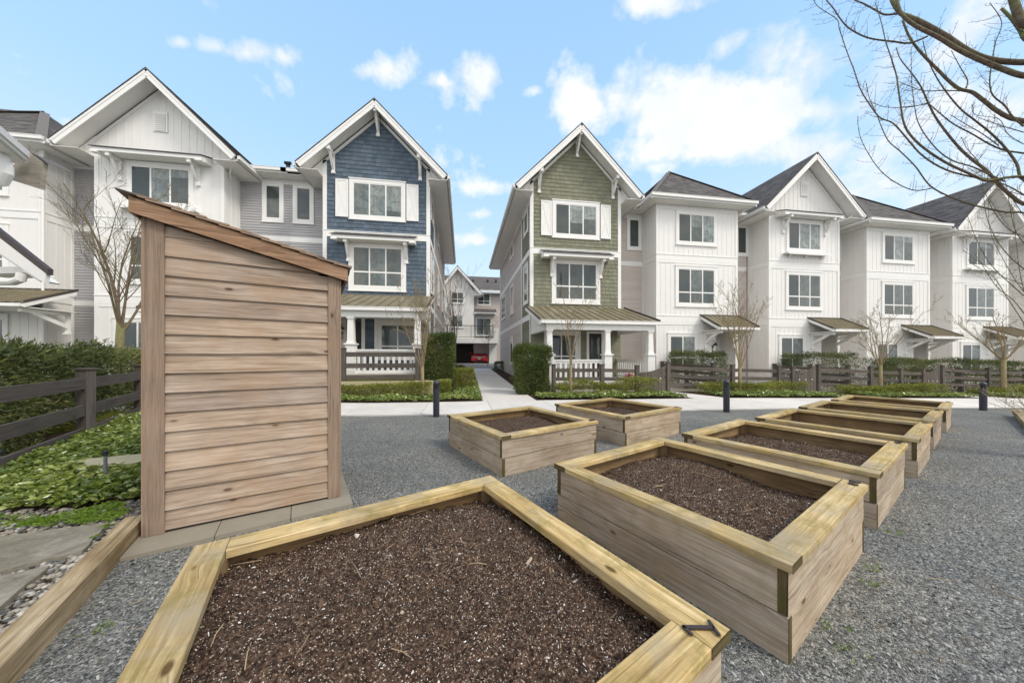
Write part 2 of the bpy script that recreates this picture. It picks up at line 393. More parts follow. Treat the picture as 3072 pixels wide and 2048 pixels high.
M['pane']=mat('window_glass',f_pane,0.03,0.6)
def f_gravel(t,b):
    v=objv(t)
    vo=t.n('ShaderNodeTexVoronoi',inp={'Vector':v,'Scale':80.0}); cell=t.n('ShaderNodeSeparateColor',inp={0:vo.outputs['Color']}).outputs[0]
    vo2=t.n('ShaderNodeTexVoronoi',inp={'Vector':v,'Scale':210.0}); cell2=t.n('ShaderNodeSeparateColor',inp={0:vo2.outputs['Color']}).outputs[1]
    big=t.noise(v,0.8,5,0.6); med=t.noise(v,6,4,0.6)
    k=t.math('ADD',t.math('MULTIPLY',cell,0.6),t.math('MULTIPLY',cell2,0.4))
    c=t.ramp(k,[(0.12,(0.05,0.052,0.050)),(0.45,(0.172,0.174,0.166)),(0.75,(0.32,0.32,0.30)),(0.93,(0.56,0.54,0.49))])
    c=t.mix(1.0,c,t.ramp(t.mr(big,0.3,0.7),[(0,(0.78,0.80,0.81)),(1,(1.16,1.14,1.09))]),'MULTIPLY')
    c=t.mix(t.math('MULTIPLY',t.mr(med,0.48,0.72),0.4),c,(0.19,0.165,0.13,1))
    L(t,c,b.inputs['Base Color'])
    h=t.math('ADD',t.math('MULTIPLY',vo.outputs['Distance'],-1.0),t.math('MULTIPLY',vo2.outputs['Distance'],-0.5)); bump(t,b,h,0.9,0.012)
M['gravel']=mat('gravel',f_gravel,0.9,0.25)
def f_conc(base):
    def f(t,b):
        v=objv(t); n=t.noise(v,0.9,6,0.6); n2=t.noise(v,70,3); n3=t.noise(v,5,5,0.7)
        k=t.math('ADD',t.math('MULTIPLY',n,0.5),t.math('ADD',t.math('MULTIPLY',n2,0.15),t.math('MULTIPLY',n3,0.35)))
        c=t.ramp(k,[(0.35,tuple(x*0.84 for x in base)),(0.65,tuple(min(1,x*1.1) for x in base))]); tn=tone(t)
        c=t.mix(1.0,c,t.ramp(tn,[(0,(0.93,)*3),(1,(1.05,)*3)]),'MULTIPLY')
        L(t,c,b.inputs['Base Color']); bump(t,b,n2,0.15,0.003)
    return f
M['concrete']=mat('sidewalk_concrete',f_conc((0.66,0.625,0.575)),0.85,0.2)
M['paver']=mat('paver_concrete',f_conc((0.29,0.26,0.205)),0.9,0.2)
M['curb']=mat('garden_kerb',f_conc((0.50,0.44,0.28)),0.9,0.2)
def f_slate(t,b):
    v=objv(t); n=t.noise(v,3.5,8,0.7,0.8); n2=t.noise(v,28,6,0.7); g=t.noise(v,1.2,4)
    k=t.math('ADD',t.math('MULTIPLY',n,0.6),t.math('MULTIPLY',n2,0.4)); c=t.ramp(k,[(0.32,(0.11,0.10,0.08)),(0.5,(0.21,0.19,0.15)),(0.66,(0.33,0.305,0.255))])
    c=t.mix(t.math('MULTIPLY',t.mr(g,0.5,0.7),0.4),c,(0.13,0.125,0.06,1)); L(t,c,b.inputs['Base Color']); bump(t,b,k,0.9,0.02)
M['slate']=mat('flagstone',f_slate,0.85,0.3)
M['asphalt']=mat('lane_asphalt',f_conc((0.24,0.235,0.23)),0.9,0.2)
def f_soil(t,b):
    v=objv(t); vo=t.n('ShaderNodeTexVoronoi',inp={'Vector':v,'Scale':130.0}); cell=t.n('ShaderNodeSeparateColor',inp={0:vo.outputs['Color']}).outputs[0]
    vo2=t.n('ShaderNodeTexVoronoi',inp={'Vector':v,'Scale':260.0}); c2=t.n('ShaderNodeSeparateColor',inp={0:vo2.outputs['Color']}).outputs[2]
    n=t.noise(v,25,5,0.7); big=t.noise(v,4,4)
    c=t.ramp(t.math('ADD',t.math('MULTIPLY',n,0.6),t.math('MULTIPLY',cell,0.4)),[(0.28,(0.016,0.010,0.007)),(0.52,(0.074,0.045,0.030)),(0.8,(0.20,0.125,0.08))])
    sp=t.math('MULTIPLY',t.math('GREATER_THAN',cell,t.math('SUBTRACT',1.0,t.mr(big,0.3,0.7,0.03,0.12))),t.mr(vo.outputs['Distance'],0.2,0.4,1.0,0.0))
    c=t.mix(sp,c,(0.62,0.57,0.50,1)); c=t.mix(t.math('GREATER_THAN',c2,0.965),c,(0.42,0.33,0.24,1))
    L(t,c,b.inputs['Base Color']); bump(t,b,t.math('ADD',n,cell),0.9,0.012)
M['soil']=mat('potting_soil',f_soil,0.95,0.15)
def f_mulch(t,b):
    v=objv(t); n=t.noise(v,30,5,0.7); n2=t.noise(v,2,3)
    c=t.ramp(n,[(0.3,(0.02,0.013,0.009)),(0.7,(0.085,0.055,0.037))]); c=t.mix(t.math('MULTIPLY',t.mr(n2,0.5,0.7),0.3),c,(0.06,0.07,0.02,1)); L(t,c,b.inputs['Base Color']); bump(t,b,n,0.8,0.02)
M['mulch']=mat('bark_mulch',f_mulch,0.95,0.1)
def f_lawn(t,b):
    v=objv(t); n=t.noise(v,45,5,0.7); n2=t.noise(v,1.5,4)
    c=t.ramp(n,[(0.3,(0.035,0.045,0.008)),(0.7,(0.19,0.20,0.03))]); c=t.mix(t.math('MULTIPLY',t.mr(n2,0.45,0.65),0.5),c,(0.17,0.15,0.04,1)); L(t,c,b.inputs['Base Color']); bump(t,b,n,0.9,0.02)
M['lawn']=mat('mossy_lawn',f_lawn,0.95,0.1)
def leafmat(name,stops,rough=0.45,spec=0.4,trans=0.0):
    def f(t,b):
        tn=tone(t); n=t.noise(objv(t),2.2,3); k=t.math('ADD',t.math('MULTIPLY',tn,0.75),t.math('MULTIPLY',n,0.25))
        c=t.ramp(k,stops); L(t,c,b.inputs['Base Color'])
        if trans:
            tr=t.n('ShaderNodeBsdfTranslucent',inp={0:c}); mx=t.n('ShaderNodeMixShader',inp={0:trans}); L(t,b.outputs[0],mx.inputs[1]); L(t,tr.outputs[0],mx.inputs[2])
            o=[q for q in t.nt.nodes if q.type=='OUTPUT_MATERIAL'][0]; L(t,mx.outputs[0],o.inputs[0])
    return mat(name,f,rough,spec)
M['yew']=leafmat('yew_needles',[(0.05,(0.022,0.038,0.014)),(0.40,(0.075,0.105,0.034)),(0.75,(0.19,0.20,0.06)),(1,(0.33,0.26,0.10))],0.5,0.35,0.15)
M['cedar']=leafmat('cedar_foliage',[(0.05,(0.028,0.048,0.016)),(0.5,(0.085,0.12,0.032)),(0.8,(0.17,0.19,0.05)),(1,(0.26,0.15,0.06))],0.55,0.3,0.15)
M['box']=leafmat('boxwood_leaves',[(0.05,(0.07,0.085,0.015)),(0.45,(0.20,0.22,0.035)),(0.85,(0.34,0.35,0.07)),(1,(0.44,0.40,0.12))],0.45,0.4,0.2)
M['pachy']=leafmat('ground_cover_leaves',[(0.08,(0.035,0.06,0.013)),(0.36,(0.14,0.20,0.035)),(0.66,(0.30,0.36,0.08)),(1,(0.60,0.60,0.30))],0.25,0.8,0.2)
M['weed']=leafmat('weed_leaves',[(0,(0.09,0.17,0.012)),(1,(0.22,0.33,0.04))],0.6,0.3,0.3)
M['straw']=leafmat('dry_grass',[(0,(0.12,0.09,0.05)),(0.6,(0.26,0.2,0.12)),(1,(0.2,0.2,0.1))],0.7,0.2)
def f_bark(c1,c2,moss):
    def f(t,b):
        v=objv(t); n=t.noise(v,20,5,0.6); n2=t.noise(v,3,3)
        c=t.ramp(n,[(0.3,c1),(0.7,c2)])
        g=t.n('ShaderNodeNewGeometry').outputs['Normal']; up=t.n('ShaderNodeSeparateXYZ',inp={0:g}).outputs[2]
        k=t.math('MULTIPLY',t.mr(t.math('ADD',up,n2),0.4,1.1),moss); c=t.mix(k,c,(0.13,0.17,0.035,1))
        L(t,c,b.inputs['Base Color']); bump(t,b,n,0.4,0.006)
    return f
M['bark']=mat('maple_bark',f_bark((0.07,0.048,0.038),(0.20,0.15,0.115),0.9),0.85,0.2)
M['bark2']=mat('pale_bark',f_bark((0.20,0.145,0.085),(0.38,0.29,0.18),0.35),0.85,0.2)
M['bark3']=mat('magnolia_bark',f_bark((0.14,0.105,0.07),(0.32,0.24,0.16),0.6),0.85,0.2)
def f_peb(t,b):
    tn=tone(t); n=t.noise(objv(t),40,3)
    c=t.ramp(tn,[(0,(0.07,0.073,0.075)),(0.3,(0.15,0.145,0.13)),(0.55,(0.26,0.225,0.175)),(0.8,(0.35,0.32,0.27)),(1,(0.48,0.46,0.42))])
    c=t.mix(1.0,c,t.ramp(n,[(0.3,(0.85,)*3),(0.7,(1.12,)*3)]),'MULTIPLY'); L(t,c,b.inputs['Base Color'])
M['pebble']=mat('river_pebbles',f_peb,0.6,0.35)
M['chip']=mat('gravel_chip',lambda t,b: L(t,t.ramp(tone(t),[(0,(0.04,0.044,0.046)),(0.45,(0.15,0.158,0.158)),(0.8,(0.32,0.325,0.315)),(1,(0.44,0.43,0.40))]),b.inputs['Base Color']),0.8,0.3)
M['litter']=mat('soil_litter',lambda t,b: L(t,t.ramp(tone(t),[(0,(0.028,0.017,0.012)),(0.45,(0.09,0.055,0.035)),(0.7,(0.25,0.17,0.11)),(0.85,(0.48,0.40,0.30)),(1,(0.75,0.72,0.67))]),b.inputs['Base Color']),0.85,0.2)
M['twig']=mat('dry_twig',lambda t,b: L(t,t.ramp(tone(t),[(0,(0.16,0.10,0.06)),(1,(0.45,0.35,0.22))]),b.inputs['Base Color']),0.85,0.2)
M['red']=plain('red_car_paint',(0.62,0.012,0.018),0.25,0.6)
M['glassdark']=plain('dark_glass',(0.012,0.014,0.016),0.08,0.8)
M['chrome']=plain('chrome',(0.6,0.6,0.6),0.2,0.8,0.9)
M['lamp']=plain('headlight_lens',(0.55,0.52,0.45),0.15,0.8)
M['tyre']=plain('tyre_rubber',(0.02,0.02,0.02),0.8)
M['dark']=plain('dark_interior',(0.035,0.033,0.03),0.9,0.1)
M['garage']=plain('garage_wall',(0.34,0.31,0.28),0.9,0.1)
M['terra']=plain('terracotta',(0.24,0.09,0.05),0.8)
M['pinkf']=plain('pink_petals',(0.62,0.03,0.16),0.6); M['yellowf']=plain('yellow_petals',(0.75,0.45,0.02),0.6); M['purplef']=plain('purple_petals',(0.09,0.02,0.22),0.6)
M['pipe']=plain('grey_pipe',(0.13,0.15,0.18),0.5)
M['wicker']=plain('brown_planter',(0.18,0.11,0.07),0.8)
M['weatherboard']=wood('weathered_white_board',(0.19,0.165,0.13),(0.31,0.28,0.235),(0.42,0.385,0.33),0.2,0.8)
# ---------------------------------------------------------------- setting
def sheet(name,poly,z,m,thick=0.0,toneval=0.5,parent=None):
    mb=MB(); mb.tone=toneval
    mb.face([(x,y,gz(x,y)+z) for x,y in poly]); o=mb.build(name,m); return o
def grid_sheet(name,xs,ys,zf,m,kind='structure'):
    mb=MB()
    for i in range(len(xs)-1):
        for j in range(len(ys)-1):
            q=[(xs[i],ys[j]),(xs[i+1],ys[j]),(xs[i+1],ys[j+1]),(xs[i],ys[j+1])]
            mb.face([(a,b,zf(a,b)) for a,b in q])
    o=mb.build(name,m); tag(o,kind=kind); return o
def clipsheet(name,poly,z,m,kind='structure',tn=0.5):
    """flat-ish sheet following the terrain, split at its slope breaks"""
    bm=bmesh.new(); f=bm.faces.new([bm.verts.new((x,y,0)) for x,y in poly])
    for x in (-5,-2.2,1,10,30): bmesh.ops.bisect_plane(bm,geom=bm.verts[:]+bm.edges[:]+bm.faces[:],plane_co=(x,0,0),plane_no=(1,0,0))
    for y in (16,30,38): bmesh.ops.bisect_plane(bm,geom=bm.verts[:]+bm.edges[:]+bm.faces[:],plane_co=(0,y,0),plane_no=(0,1,0))
    mb=MB(); mb.tone=tn
    for f in bm.faces:
        p=[(v.co.x,v.co.y,gz(v.co.x,v.co.y)+z) for v in f.verts]
        if f.normal.z<0: p=p[::-1]
        mb.face(p)
    bm.free(); o=mb.build(name,m); tag(o,kind=kind); return o
grid_sheet('ground',[-400,-60,-5,-2.2,1,10,30,80,500],[-300,-30,16,30,38,90,600],gz,M['gravel'])
SWF=lambda x: 8.45-0.045*(x+6) if x<2 else 8.09-0.004*(x-2)
# sidewalk slabs with joints
mb=MB(); xs=[-14.0]
for k in range(34): xs.append(xs[-1]+1.85)
for i in range(len(xs)-1):
    a,b=xs[i]+0.006,xs[i+1]-0.006; mb.tone=rng.random()
    zt=[gz(a,9)+0.022,gz(b,9)+0.022]
    P=[(a,SWF(a)),(b,SWF(b)),(b,10.35),(a,10.35)]; Z=[zt[0],zt[1],zt[1],zt[0]]
    mb.face([(x,y,z) for (x,y),z in zip(P,Z)])
    for i0 in range(4):
        i1=(i0+1)%4; mb.face([(*P[i0],Z[i0]-0.06),(*P[i1],Z[i1]-0.06),(*P[i1],Z[i1]),(*P[i0],Z[i0])])
tag(mb.build('sidewalk',M['concrete']),kind='structure')
mb=MB(); y=10.36; k=0
while y<30:
    y2=min(y+1.6,30); mb.tone=rng.random()
    L0,L1=0.66+(y-10.4)*0.018,0.66+(y2-10.4)*0.018; R0,R1=2.45+(y-10.4)*0.008,2.45+(y2-10.4)*0.008
    P=[(L0,y),(R0,y),(R1,y2-0.012),(L1,y2-0.012)]
    mb.face([(a,b,gz(a,b)+0.022) for a,b in P])
    for i0 in range(4):
        i1=(i0+1)%4; a=P[i0];b=P[i1]; mb.face([(*a,gz(*a)-0.04),(*b,gz(*b)-0.04),(*b,gz(*b)+0.022),(*a,gz(*a)+0.022)])
    y=y2
tag(mb.build('path',M['concrete']),kind='structure')
clipsheet('lane',[(-30,30.0),(40,30.0),(40,48),(-30,48)],0.012,M['asphalt'])
# planting soil in front of the fences, beside the path
clipsheet('planting_soil',[(-14,10.36),(0.64,10.36),(0.98,29.9),(-1.6,29.9),(-1.6,11.9),(-14,11.9)],0.008,M['mulch'])
clipsheet('planting_soil',[(2.47,10.36),(60,10.36),(60,12.6),(3.6,12.6),(3.6,29.9),(2.6,29.9)],0.008,M['mulch'])
# raised lawn behind the kerb (left yards) and yards on the right
mb=MB(); mb.box(-16,-1.28,11.86,16.5,0.0,0.57); tag(mb.build('lawn',M['lawn']),kind='structure')
clipsheet('yard_paving',[(3.6,12.62),(60,12.62),(60,18),(3.6,18)],0.012,M['paver'])
for k in range(4):
    xg=[8.0,15.15,22.3,29.4][k]
    clipsheet('gate_path',[(xg+0.35,10.36),(xg+1.75,10.36),(xg+1.0,12.6),(xg+0.0,12.6)],0.024,M['concrete'],tn=0.6)
# left garden ground (raised slightly)
GL=[(-2.95,3.45),(-2.2,1.9),(-1.55,0.5),(-9,0.5),(-12,12),(-5.2,8.42),(-3.55,4.75)]
mb=MB(); 
def gh(x,y): return 0.085+0.045*max(0,min(1,(-x-3.3)/2.2))*2
bm=bmesh.new(); bm.faces.new([bm.verts.new((x,y,0)) for x,y in [(-2.98,3.45),(-3.62,4.75),(-5.2,8.42),(-16,8.42),(-16,-1),(-1.0,-1),(-2.3,1.9)]])
for x in [-3.3,-5.5,-9]: bmesh.ops.bisect_plane(bm,geom=bm.verts[:]+bm.edges[:]+bm.faces[:],plane_co=(x,0,0),plane_no=(1,0,0))
for f in bm.faces:
    p=[(v.co.x,v.co.y,gh(v.co.x,v.co.y)) for v in f.verts]
    if f.normal.z<0: p=p[::-1]
    mb.face(p)
bm.free(); tag(mb.build('garden_soil',M['mulch']),kind='structure')
mb=MB(); mb.box(-16,-6.9,5.2,8.4,0.1,0.26); tag(mb.build('lawn',M['lawn']),kind='structure')

# ---------------------------------------------------------------- house parts
def window(par,F,u0,u1,z0,z1,tr=None,panes=3,tw=0.15,tones=None,sill=True,style='white',wid=None):
    """glass opening u0..u1 x z0..z1 on a wall frame; window > sash, pane"""
    F=Fr(F.o+F.N*0.022,F.U,F.N); mb=MB(); t0=tw
    F.box(mb,u0-tw,u0,z0-tw,z1+tw,-0.02,0.032); F.box(mb,u1,u1+tw,z0-tw,z1+tw,-0.02,0.032)
    F.box(mb,u0,u1,z1,z1+tw,-0.02,0.032); F.box(mb,u0,u1,z0-tw,z0,-0.02,0.032)
    F.box(mb,u0-tw-0.03,u1+tw+0.03,z1+tw,z1+tw+0.05,-0.02,0.055)
    if sill: F.box(mb,u0-tw-0.03,u1+tw+0.03,z0-tw-0.045,z0-tw,-0.02,0.055)
    wo=mb.build('window',M['trim'],par)
    sb=MB(); s=0.045
    F.box(sb,u0,u0+s,z0,z1,0.0,0.022); F.box(sb,u1-s,u1,z0,z1,0.0,0.022); F.box(sb,u0+s,u1-s,z1-s,z1,0.0,0.022); F.box(sb,u0+s,u1-s,z0,z0+s,0.0,0.022)
    pw=(u1-u0)/panes; ms=[]
    for i in range(1,panes): F.box(sb,u0+pw*i-0.032,u0+pw*i+0.032,z0+s,z1-s,0.0,0.026)
    if tr:
        for i in range(panes):
            a=u0+(s if i==0 else pw*i+0.032); b=(u1-s) if i==panes-1 else u0+pw*(i+1)-0.032
            if i==0: a=u0+s
            else: a=u0+pw*i+0.032
            F.box(sb,a,b,tr-0.035,tr+0.035,0.0,0.024)
    sb.build('sash',M['trim'],wo)
    pb=MB()
    if tones is None: tones=[rng.choice([0.05,0.1])]+[rng.uniform(0.4,0.95) for _ in range(panes-1)]
    for i in range(panes):
        pb.tone=tones[i%len(tones)]
        a=u0+pw*i;b=u0+pw*(i+1)
        if tr:
            pb.face([F.p(a,tr,0.012),F.p(b,tr,0.012),F.p(b,z1,0.012),F.p(a,z1,0.012)],None,tones[i])
            pb.face([F.p(a,z0,0.012),F.p(b,z0,0.012),F.p(b,tr,0.012),F.p(a,tr,0.012)],None,max(0.1,tones[i]*0.8+0.1))
        elif i>0 or panes==1:   # a blind drawn part of the way down
            zm=z1-(z1-z0)*rng.choice([0.25,0.45,0.6,0.8,0.999])
            pb.face([F.p(a,zm,0.012),F.p(b,zm,0.012),F.p(b,z1,0.012),F.p(a,z1,0.012)],None,rng.uniform(0.7,1.0) if panes>1 else tones[i])
            pb.face([F.p(a,z0,0.012),F.p(b,z0,0.012),F.p(b,zm,0.012),F.p(a,zm,0.012)],None,rng.uniform(0.05,0.35))
        else: pb.face([F.p(a,z0,0.012),F.p(b,z0,0.012),F.p(b,z1,0.012),F.p(a,z1,0.012)],None,tones[i])
    pb.build('pane',M['pane'],wo)
    return wo
def bracket(par,F,u,zt,proj=0.55,h=0.9,w=0.11,name='bracket'):
    mb=MB()
    F.box(mb,u-w/2,u+w/2,zt-h,zt,0.0,0.07)
    F.box(mb,u-w/2-0.02,u+w/2+0.02,zt-h-0.10,zt-h,0.0,0.10)
    F.box(mb,u-w/2,u+w/2,zt-0.12,zt,0.07,proj)
    F.box(mb,u-w/2-0.012,u+w/2+0.012,zt-0.14,zt+0.02,proj,proj+0.08)
    # curved strut
    P=[]
    for k in range(7):
        a=k/6; P.append((0.07+(proj-0.10)*a**1.0, zt-h*0.88+(h*0.80)*(a**1.35)))
    for k in range(6):
        (d0,z0),(d1,z1)=P[k],P[k+1]
        A=F.p(u-w*0.4,z0,d0); mb.obox(A,F.U*w*0.8,F.N*(d1-d0)+UP*(z1-z0),UP*0.13)
    return mb.build(name,M['trim'],par)
def awning(par,F,u0,u1,zb,zt,proj=0.62,shingle=True):
    """small shingled visor over a window"""
    mb=MB()
    F.box(mb,u0,u1,zb,zb+0.16,proj-0.035,proj)            # front fascia
    F.box(mb,u0+0.01,u1-0.01,zb+0.02,zb+0.05,0.0,proj-0.037)   # soffit
    for a in (u0,u1-0.035): 
        A=F.p(a,zb,0.0); 
        mb.obox(A,F.U*0.035,F.N*(proj-0.037),UP*0.16)
        mb.face([F.p(a,zb+0.16,0),F.p(a,zb+0.16,proj-0.04),F.p(a,zt-0.03,0)]); mb.face([F.p(a+0.035,zb+0.16,proj-0.04),F.p(a+0.035,zb+0.16,0),F.p(a+0.035,zt-0.03,0)])
    for a in (u0-0.02,u1-0.24): F.box(mb,a,a+0.26,zb-0.07,zb-0.002,proj-0.16,proj+0.03)
    o=mb.build('awning',M['trim'],par)
    rb=MB(); sl=(F.N*(-(proj+0.04))+UP*(zt-zb-0.16)); 
    A=F.p(u0-0.05,zb+0.165,proj+0.04);B=F.p(u1+0.05,zb+0.165,proj+0.04)
    n=F.U.cross(sl.normalized()); 
    if n.z<0: n=-n
    lap(rb,[A,B,B+sl,A+sl],F.U,sl,n,0.14,0.014,0.3)
    rb.obox(A-UP*0.012,F.U*(u1-u0+0.1),F.N*0.012,UP*0.03)
    rb.build('awning_roof',M['roof'],o)
    return o
def bandbox(mb,F,u0,u1,z0,z1,d=0.03): F.box(mb,u0,u1,z0,z1,-0.02,d)
def gable_roof(par,xa,xb,xp,ze,zp,yf,yb,wallL,wallR,yw,inner=True,brackets=True,soffit_ext=True):
    """steep roof with ridge along Y; yf = front barge plane, yw = front wall plane"""
    rb=MB()
    for (xe,s) in ((xa,-1),(xb,1)):
        V=Vector((xp-xe,0,zp-ze)); U=Vector((0,1,0)); N=V.normalized().cross(U)
        if N.z<0: N=-N
        lap(rb,[(xe,yf-0.03,ze),(xe,yb,ze),(xp,yb,zp),(xp,yf-0.03,zp)],U,V,N,0.145,0.013,0.33)
        # front edge thickness
        rb.face([(xe,yf-0.031,ze-0.035),(xp,yf-0.031,zp-0.035),(xp,yf-0.031,zp+0.01),(xe,yf-0.031,ze+0.01)],None,0.2)
    ro=rb.build('roof',M['roof'],par)
    tb=MB(); th=0.10
    for (xe,s) in ((xa,-1),(xb,1)):
        V=Vector((xp-xe,0,zp-ze)); Ln=V.length; Vn=V/Ln; dn=Vector((Vn.z*s,0,-Vn.x*s)); 
        if dn.z>0: dn=-dn
        # barge board (full 0.27 deep) + thin crown strip
        A=Vector((xe,yf,ze))+dn*0.04; tb.obox(A,V-Vn*0.0,dn*0.25,Vector((0,0.045,0)))
        A=Vector((xe,yf-0.014,ze))+dn*0.036; tb.obox(A,V,dn*0.09,Vector((0,0.012,0)))
    tb.obox((xp-0.12,yf-0.003,zp-0.36),(0.24,0,0),(0,0.045,0),(0,0,0.26)); bo=tb.build('barge_board',M['trim'],par)
    sb=MB()
    for (xe,s) in ((xa,-1),(xb,1)):
        V=Vector((xp-xe,0,zp-ze)); Vn=V.normalized(); dn=Vector((Vn.z*s,0,-Vn.x*s)); 
        if dn.z>0: dn=-dn
        A=Vector((xe,yf+0.05,ze))+dn*0.16; B=A+V; 
        # planked soffit under the front overhang
        poly=[A,A+Vector((0,yw-yf-0.05,0)),B+Vector((0,yw-yf-0.05,0)),B]
        ribs(sb,poly,V,Vector((0,1,0)),dn,0.15,0.012,-0.01)
        # side soffit (flat) back along the wall
        wx=wallL if s<0 else wallR; zz=ze-0.26
        x0,x1=min(xe,wx),max(xe,wx)
        sb.box(x0,x1,yw,yb,zz,zz+0.02)
        sb.box(x0,x1,yf+0.05,yw-0.002,zz,zz+0.02)
        # triangular return closing the eave box at the front
        hx=wx; zr=ze+(abs(hx-xe))*(zp-ze)/abs(xp-xe)
        sb.face([(xe,yf+0.046,zz),(hx,yf+0.046,zz),(hx,yf+0.046,min(zr-0.3,zz+1.0))] if False else [(xe,yw-0.004,zz),(hx,yw-0.004,zz),(hx,yw-0.004,zr-0.25)])
    sb.build('soffit',M['soffit'],par)
    gb=MB()
    for (xe,s) in ((xa,-1),(xb,1)):
        x0=xe-0.11 if s<0 else xe; 
        gb.box(x0,x0+0.11,yf+0.05,yb,ze-0.16,ze-0.03); gb.box(x0-0.012,x0+0.122,yf+0.046,yb,ze-0.03,ze-0.012)
        xf=xe if s<0 else xe-0.03; gb.box(xf,xf+0.03,yf+0.05,yb,ze-0.26,ze-0.165)
        gb.build('gutter',M['trim'],par); gb=MB()
    if inner:
        ib=MB(); Fw=Fr((0,yw,0),(1,0,0),(0,-1,0))
        for (xe,s,wx) in ((xa,-1,wallL),(xb,1,wallR)):
            k=(zp-ze)/(xp-xe)
            x0=wx-0.35*(-s) if False else wx+s*0.35
            z0=ze+(x0-xe)*k-0.32; z1=zp-0.32
            ib.obox((x0,yw-0.032,z0),(xp-x0,0,z1-z0),(0,0,-0.17),(0,0.05,0))
        ib.build('frieze_board',M['trim'],par)
    if brackets:
        k=(zp-ze)/(xp-xa)
        for ux in (xp,wallL+0.45,wallR-0.45):
            zt=ze+(min(ux-xa,xb-ux))*k-(0.36 if abs(ux-xp)<0.01 else 0.42)
            F=Fr((0,yw,0),(1,0,0),(0,-1,0)); bracket(par,F,ux,zt,yw-yf-0.14,0.85,0.13,'gable_bracket')
def hip_roof(par,x0,x1,y0,ze,pk,yb,zp,ridge='back',xr=None):
    xp,yp=pk
    rb=MB()
    def sl(poly,U):
        U=Vector(U); P=[Vector(p) for p in poly]; n=(P[1]-P[0]).cross(P[2]-P[0]).normalized()
        if n.z<0: n=-n
        V=n.cross(U).normalized()
        if V.z<0: V=-V
        lap(rb,P,U,V,n,0.145,0.013,0.33)
    if ridge=='back':
        sl([(x0,y0,ze),(x1,y0,ze),(xp,yp,zp)],(1,0,0))
        sl([(x0,y0,ze),(xp,yp,zp),(xp,yb,zp),(x0,yb,ze)],(0,1,0)); sl([(x1,y0,ze),(x1,yb,ze),(xp,yb,zp),(xp,yp,zp)],(0,1,0))
    else:
        sl([(xr,y0,ze),(x1,y0,ze),(xp,yp,zp),(xr,yp,zp)],(1,0,0)); sl([(x1,y0,ze),(x1,yb,ze),(xp,yp,zp)],(0,1,0))
    for (a,b) in (((x0,y0),(xp,yp)),((x1,y0),(xp,yp))):
        if ridge!='back' and a==x0: continue
        A=Vector((*a,ze+0.01));B=Vector((*b,zp+0.02)); rb.tone=0.8
        dd=(B-A); sd=dd.cross(UP).normalized()
        rb.obox(A-sd*0.14,dd,sd*0.28,Vector((0,0,0.02)))
    rb.build('roof',M['roof'],par)
    gb=MB()
    def gut(a,b,nx,ny):
        a=Vector((*a,ze-0.16));b=Vector((*b,ze-0.16)); n=Vector((nx,ny,0))
        gb.obox(a,b-a,n*0.11,UP*0.13); gb.obox(a+UP*0.13-n*0.012,b-a,n*0.134,UP*0.018)
        gb.obox(a-UP*0.12-n*0.03,b-a,n*0.03,UP*0.245)
    gut((x0-0.11,y0),(x1+0.11,y0),0,-1); gut((x1,y0+0.001),(x1,yb),1,0)
    if ridge=='back': gut((x0,y0+0.001),(x0,yb),-1,0)
    gb.build('gutter',M['trim'],par)
    sb=MB(); sb.box(x0,x1,y0,yb,ze-0.275,ze-0.255); sb.build('soffit',M['soffit'],par)
def canopy(par,F,u0,u1,za,zf,proj,brk=True):
    """standing-seam entry canopy"""
    rb=MB(); A=F.p(u0,zf,proj);B=F.p(u1,zf,proj);C=F.p(u1,za,0.01);Dd=F.p(u0,za,0.01)
    V=(Dd-A); n=F.U.cross(V).normalized(); n=n if n.z>0 else -n
    ribs(rb,[A,B,C,Dd],F.U,V,n,0.30,0.03,0.035,0.0); rb.build('canopy_roof',M['metal'],par)
    eb=MB()
    for a in (u0-0.035,u1): 
        A2=F.p(a,zf-0.03,proj+0.02); eb.obox(A2,V*1.02,F.U*0.035,UP*0.09)
    eb.obox(F.p(u0,za-0.02,0.0),F.U*(u1-u0),F.N*0.05,UP*0.07)
    eb.build('canopy_edge',M['darkmetal'],par)
    tb=MB()
    for a in (u0-0.02,u1-0.02): 
        A2=F.p(a,zf-0.19,proj-0.002); tb.obox(A2,V*0.98,F.U*0.04,UP*0.155)
    tb.obox(F.p(u0+0.022,zf-0.17,proj-0.03),F.U*(u1-u0-0.045),F.N*0.13,UP*0.12)
    tb.obox(F.p(u0+0.02,zf-0.19,0.03),F.U*(u1-u0-0.04),F.N*(proj-0.08),UP*0.03)
    tb.build('canopy_frame',M['trim'],par)
    if brk:
        for a in (u0+0.28,u1-0.30):
            mb=MB(); zt=zf-0.20; w=0.13; h=0.85
            F.box(mb,a-w/2,a+w/2,zt-h,zt,0.0,0.10); F.box(mb,a-w/2-.03,a+w/2+.03,zt-h-0.07,zt-h,0.0,0.14)
            F.box(mb,a-w/2,a+w/2,zt-0.14,zt,0.10,proj-0.15)
            A2=F.p(a-w*0.4,zt-h*0.82,0.10); mb.obox(A2,F.U*w*0.8,F.N*(proj-0.45)+UP*(h*0.66),UP*0.17)
            mb.build('bracket',M['trim'],par)
def bb_wall(mb,poly,U,N,off=0.0): ribs(mb,poly,U,UP,N,0.305,0.04,0.011,off)
def sidingwall(mb,p0,p1,z0,z1,ex=0.115): 
    U=(Vector(p1)-Vector(p0)); A=Vector((*p0,z0)) if len(p0)==2 else None
    a=Vector((p0[0],p0[1],z0));b=Vector((p1[0],p1[1],z0)); U=(b-a).normalized(); N=U.cross(UP)
    lap(mb,[a,b,b+UP*(z1-z0),a+UP*(z1-z0)],U,UP,N,0.13 if ex==0.115 else ex,0.028)
PITCH=7.15
